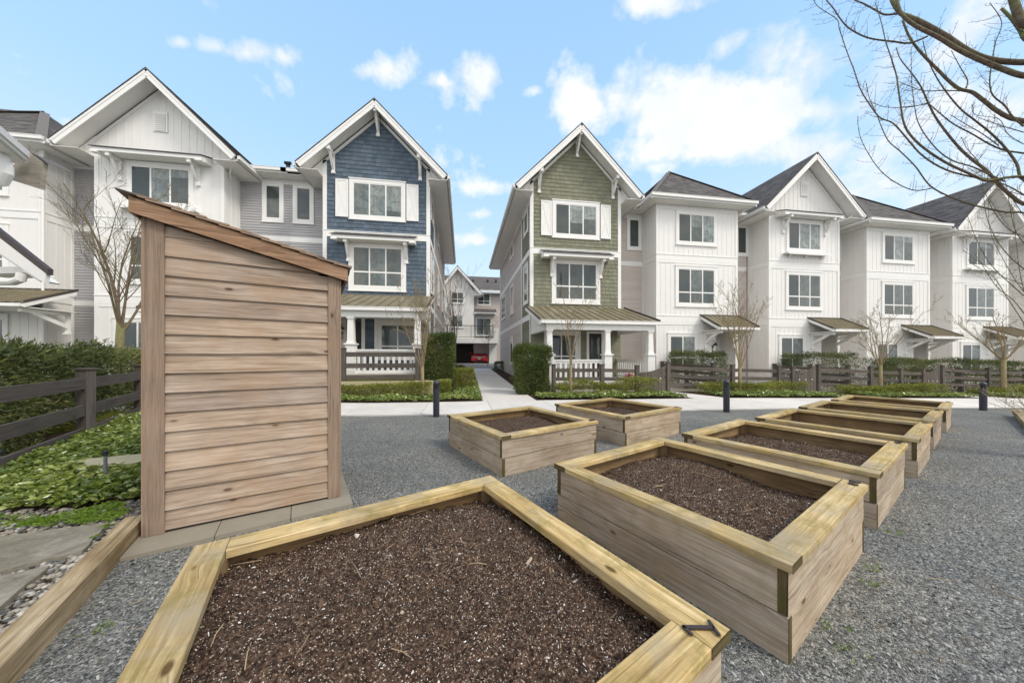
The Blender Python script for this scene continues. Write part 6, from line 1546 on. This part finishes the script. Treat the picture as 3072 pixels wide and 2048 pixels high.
# big maple reaching in from the right: limbs traced as real branches 4 to 7 m away
def maple():
    trunk=FW*4.6+RT*8.6; tb=Vector((trunk.x,trunk.y,gz(trunk.x,trunk.y)))
    c=thing('maple_tree',tuple(tb),'large bare maple with mossy budded branches reaching in from the right','tree')
    q=MB(); q.tube([tb,tb+UP*1.2,tb+UP*3,tb+UP*5,tb+UP*7.5,tb+UP*9.5],[0.2,0.16,0.14,0.12,0.09,0.05],12); q.build('trunk',M['bark'],c,True)
    def Z5(x,y): return (2300+x/2.24,y/2.24)
    limbs=[ # (points in the 2300.. crop, r at the right end, r at tip, depth at right, depth at tip, joins trunk at height)
     ([(1729,420),(1500,400),(1350,340),(1200,240),(1050,155),(960,115),(900,90),(850,20),(830,-40)],.046,.028,4.6,5.3,5.6),
     ([(1729,510),(1600,470),(1450,410),(1300,340),(1150,250),(1000,175),(910,100),(880,20),(870,-60)],.044,.020,4.5,5.1,5.2),
     ([(1729,815),(1640,795),(1540,740),(1450,670),(1380,620),(1300,600),(1230,550),(1150,470),(1070,390),(1000,310),(950,230),(915,140)],.036,.015,4.7,5.3,4.2),
     ([(1080,245),(960,290),(850,280),(700,260),(600,220),(520,160),(450,60),(400,0),(370,-50)],.017,.008,5.1,5.4,None),
     ([(900,90),(800,100),(740,75),(660,30),(590,0),(540,-30)],.017,.009,5.2,5.4,None),
     ([(1729,1370),(1650,1320),(1560,1240),(1480,1150),(1390,1080),(1300,1000),(1200,880),(1130,780),(1080,680),(1040,590),(980,500),(900,400),(870,320)],.036,.006,4.9,5.5,3.2),
     ([(1729,1190),(1600,1195),(1480,1215),(1370,1170),(1200,1090),(1050,990),(960,900),(920,820),(900,700),(885,600),(870,500),(830,370),(800,280),(770,150),(730,20)],.026,.005,4.6,5.2,3.6),
     ([(1560,1215),(1340,1180),(1180,1130),(1040,1040),(950,940),(850,830),(760,790),(690,700),(630,600),(590,480),(540,350),(490,200),(470,130),(350,50),(310,-10)],.015,.005,4.7,5.4,None),
     ([(1729,1430),(1600,1425),(1400,1380),(1250,1330),(1100,1250),(1000,1120),(900,1020),(820,950),(770,850),(740,770),(690,660),(670,560)],.019,.004,5.0,5.6,3.0),
     ([(1110,1265),(1000,1280),(900,1245),(800,1180),(720,1090),(640,950),(615,850),(612,780)],.010,.004,5.2,5.6,None),
     ([(1729,1210),(1680,1100),(1600,990),(1500,890),(1400,810),(1300,730),(1200,610),(1130,500),(1080,390),(1050,280)],.024,.006,4.8,5.3,3.8),
     ([(1729,1030),(1600,1010),(1500,970),(1380,900),(1250,830),(1150,750),(1080,700),(960,720),(800,720),(690,680)],.018,.004,4.9,5.4,4.0),
     ([(1600,1220),(1480,1165),(1380,1120),(1250,1080),(1150,1010),(1060,900),(1010,800),(990,680),(975,560),(970,330)],.014,.004,4.8,5.2,None),
     ([(1760,170),(1700,110),(1670,40),(1650,-40)],.06,.05,4.3,4.4,5.8),
     ([(1760,280),(1700,200),(1640,120),(1580,60)],.035,.018,4.3,4.6,5.4),
     ([(1729,850),(1650,780),(1600,710),(1520,640),(1500,560),(1510,440),(1540,280),(1580,150),(1500,20)],.014,.005,4.6,4.9,None),
     ([(1340,590),(1350,540),(1300,450),(1240,340)],.011,.004,4.9,5.1,None),
     ([(1300,610),(1180,610),(1050,610),(960,580),(890,550)],.010,.004,5.0,5.2,None),
     ([(1560,980),(1450,900),(1330,830),(1230,770)],.009,.004,4.9,5.1,None),
     ([(1430,1100),(1400,1060),(1340,990),(1310,920)],.007,.003,4.9,5.1,None),
     ([(1080,690),(1020,710),(900,720)],.007,.004,5.1,5.2,None),
     ([(1729,970),(1620,900),(1560,800),(1400,770),(1380,700)],.006,.003,4.7,4.9,None),
     ([(1729,890),(1560,840),(1420,790)],.008,.004,4.7,4.9,None),
     ([(1729,1310),(1600,1240),(1500,1220)],.012,.006,4.7,4.8,None),
    ]
    low=[([(3110,600),(3020,572),(2960,540),(2900,500)],.012,.004,6.5,7),([(3100,720),(3030,690),(2985,640),(2960,590),(2940,545)],.014,.004,6.5,7),
     ([(3100,820),(3040,780),(2990,720),(2960,650),(2950,580),(2945,520)],.014,.004,6.4,7),([(3100,900),(3030,850),(2970,790),(2930,720),(2900,640)],.014,.004,6.4,7),
     ([(3100,960),(3040,900),(2990,860),(2950,800),(2925,760)],.012,.004,6.3,6.9),([(3100,860),(3010,830),(2960,800),(2890,750)],.010,.003,6.3,6.9),
     ([(3100,1000),(3060,950),(3020,890),(2980,830),(2930,800),(2905,780)],.012,.004,6.3,6.9),([(3110,760),(3050,700),(3030,620),(3020,560),(3000,500)],.012,.004,6.5,7),
     ([(3110,1000),(3080,900),(3060,820),(3050,740),(3040,640)],.012,.004,6.4,6.9),([(3110,900),(3060,860),(3000,760),(2970,690),(2965,600)],.010,.003,6.4,6.9)]
    g=random.Random(77); 
    def curve(pts,n=5):
        out=[]
        for i in range(len(pts)-1):
            p0=pts[max(i-1,0)];p1=pts[i];p2=pts[i+1];p3=pts[min(i+2,len(pts)-1)]
            for k in range(n):
                t=k/n; out.append(0.5*((2*p1)+(-p0+p2)*t+(2*p0-5*p1+4*p2-p3)*t*t+(-p0+3*p1-3*p2+p3)*t**3))
        out.append(pts[-1]); return out
    for (src,conv) in ((limbs,Z5),(low,lambda x,y:(x,y))):
        for L_ in src:
            pts,r0,r1,d0,d1=L_[:5]; hj=L_[5] if len(L_)>5 else None; P=[]
            for i,(x,y) in enumerate(pts):
                u,v=conv(x,y); f=i/(len(pts)-1); d=d0+(d1-d0)*f; P.append(Vector((0,0,1.5))+ray(u,v)*d)
            R_=None
            if hj or src is low:
                P=[tb+UP*(hj or 2.6),(tb+UP*(hj or 2.6)).lerp(P[0],0.55)+UP*0.15]+P
            C=curve(P); n=len(C)
            rad=[r0+(r1-r0)*(i/(n-1))**0.9 for i in range(n)]
            rad=[x*0.85 for x in rad]; q=MB(); q.tube(C,rad,8 if r0>0.02 else 5,False)
            # budded spur twigs
            for i in range(8 if hj else 1,n-1):
                for _ in range(2 if src is limbs else 3):
                    if g.random()<0.62:
                        ax=(C[i+1]-C[i]).normalized(); o=ax.orthogonal().normalized(); o.rotate(Matrix.Rotation(g.uniform(0,6.28),3,ax)); l=g.choice([0.03,0.05,0.12,0.22,0.32])*g.uniform(.6,1.2)
                        dd=(o+ax*g.uniform(0.1,0.8)+UP*0.25).normalized(); a=C[i]; m_=a+dd*l*0.5; e=m_+(dd+UP*0.3).normalized()*l*0.5
                        q.tube([a,m_,e],[0.0028,0.0022,0.0014],3,False)
                        if l>0.1:
                            for f in (0.35,0.6,0.85): b_=a.lerp(e,f); q.tube([b_,b_+Vector((g.uniform(-1,1),g.uniform(-1,1),g.uniform(-.2,1)))*0.022],[0.0032,0.001],3,False)
                if g.random()<0.5: 
                    o=Vector((g.uniform(-1,1),g.uniform(-1,1),g.uniform(-1,1))).normalized(); q.tube([C[i],C[i]+o*(rad[i]+0.014)],[rad[i]*0.5+0.002,0.002],4,False)
            q.build('branch',M['bark'],c,True)
maple()
# shrub and edging at the right edge
def G3(u,v,z=0):
    d=ray(u,v); t=(z-1.5)/d.z; return Vector((d.x*t,d.y*t,z))
b0=G3(3085,1258,-0.15); c=thing('bare_shrub',tuple(b0),'low leafless shrub at the right edge beside the wooden edging','shrub')
q=MB(); g=random.Random(4)
for k in range(16):
    a=g.uniform(0,6.28); d=Vector((math.cos(a)*0.9,math.sin(a)*0.9,0.75)); branches(q,b0+Vector((g.uniform(-.2,.2),g.uniform(-.2,.2),0)),d,g.uniform(0.7,1.2),0.009,0,g,dict(seg=4,wob=.4,jit=.1,up=0.03,kids=[5,3],start=0.25,ang=(.3,.8),len=(.4,.7),rmin=0.0035),2)
q.build('twigs',M['bark2'],c)
A=G3(3036,1240,-0.13);B=G3(3110,1330,-0.13); q=MB(); q.obox(A,(B-A),(B-A).cross(UP).normalized()*-0.14,UP*0.13); tag(q.build('wood_edging',M['timber']),'weathered wooden edging at the right edge under the bare shrub','timber')
# ---------------------------------------------------------------- gravel detail
BC=[(-0.215,1.45),(1.985,2.425),(4.0,3.35),(6.05,4.24),(8.1,5.19),(10.25,6.15),(0.9,5.0),(3.1,6.05)]
def inbed(x,y):
    for (cx,cy) in BC:
        d=Vector((x-cx,y-cy,0)); 
        if abs(d.dot(bu))<0.86 and abs(d.dot(bv))<0.86: return True
    return False
g=random.Random(9)
def gs():
    while True:
        z=0.5+4.5*g.random()**1.3; s=g.uniform(-1.75,1.75)*z; p=FW*z+RT*s
        if p.y>8: continue
        if inbed(p.x,p.y): continue
        if p.x<-1.2 and p.x< -1.30-(p.y-0.42)*0.473-0.02: continue
        if in_poly(p.x,p.y,[(-2.5,2.68),(-1.05,3.3),(-1.5,4.4),(-2.9,3.8)]): continue
        return np.array([p.x,p.y,gz(p.x,p.y)+0.001])
o=chips('gravel_chips',34000,gs,0.004,0.013,M['chip'],None,'stuff',flat=0.45,elong=0.6); tag(o,'loose blue-grey gravel chips covering the court','gravel')
q=MB()
for _ in range(260):
    p=Vector(gs())+UP*0.008; a=g.uniform(0,6.28); l=g.choice([0.02,0.04,0.08,0.16])*g.uniform(.6,1.3); d=Vector((math.cos(a),math.sin(a),g.uniform(-.02,.05)))*l; q.tone=g.random()
    q.tube([p,p+d*0.5+Vector((g.uniform(-.01,.01),g.uniform(-.01,.01),.002)),p+d],[.0022,.002,.001],4)
tag(q.build('twigs',M['twig']),'dry twigs and stems scattered over the gravel','twigs',kind='stuff')
for k,(u,v) in enumerate([(2630,1712),(2612,1752),(2500,1885),(2690,1600),(2560,1960),(300,1890)]):
    p=G3(u,v); 
    cover('weeds',[(p.x-.07,p.y-.05),(p.x+.07,p.y-.05),(p.x+.06,p.y+.06),(p.x-.06,p.y+.06)],lambda x,y:0.0,9,0.018,M['weed'],'small green weed tufts in the gravel',0.02,0.3,6,60+k,0.0,'weeds')
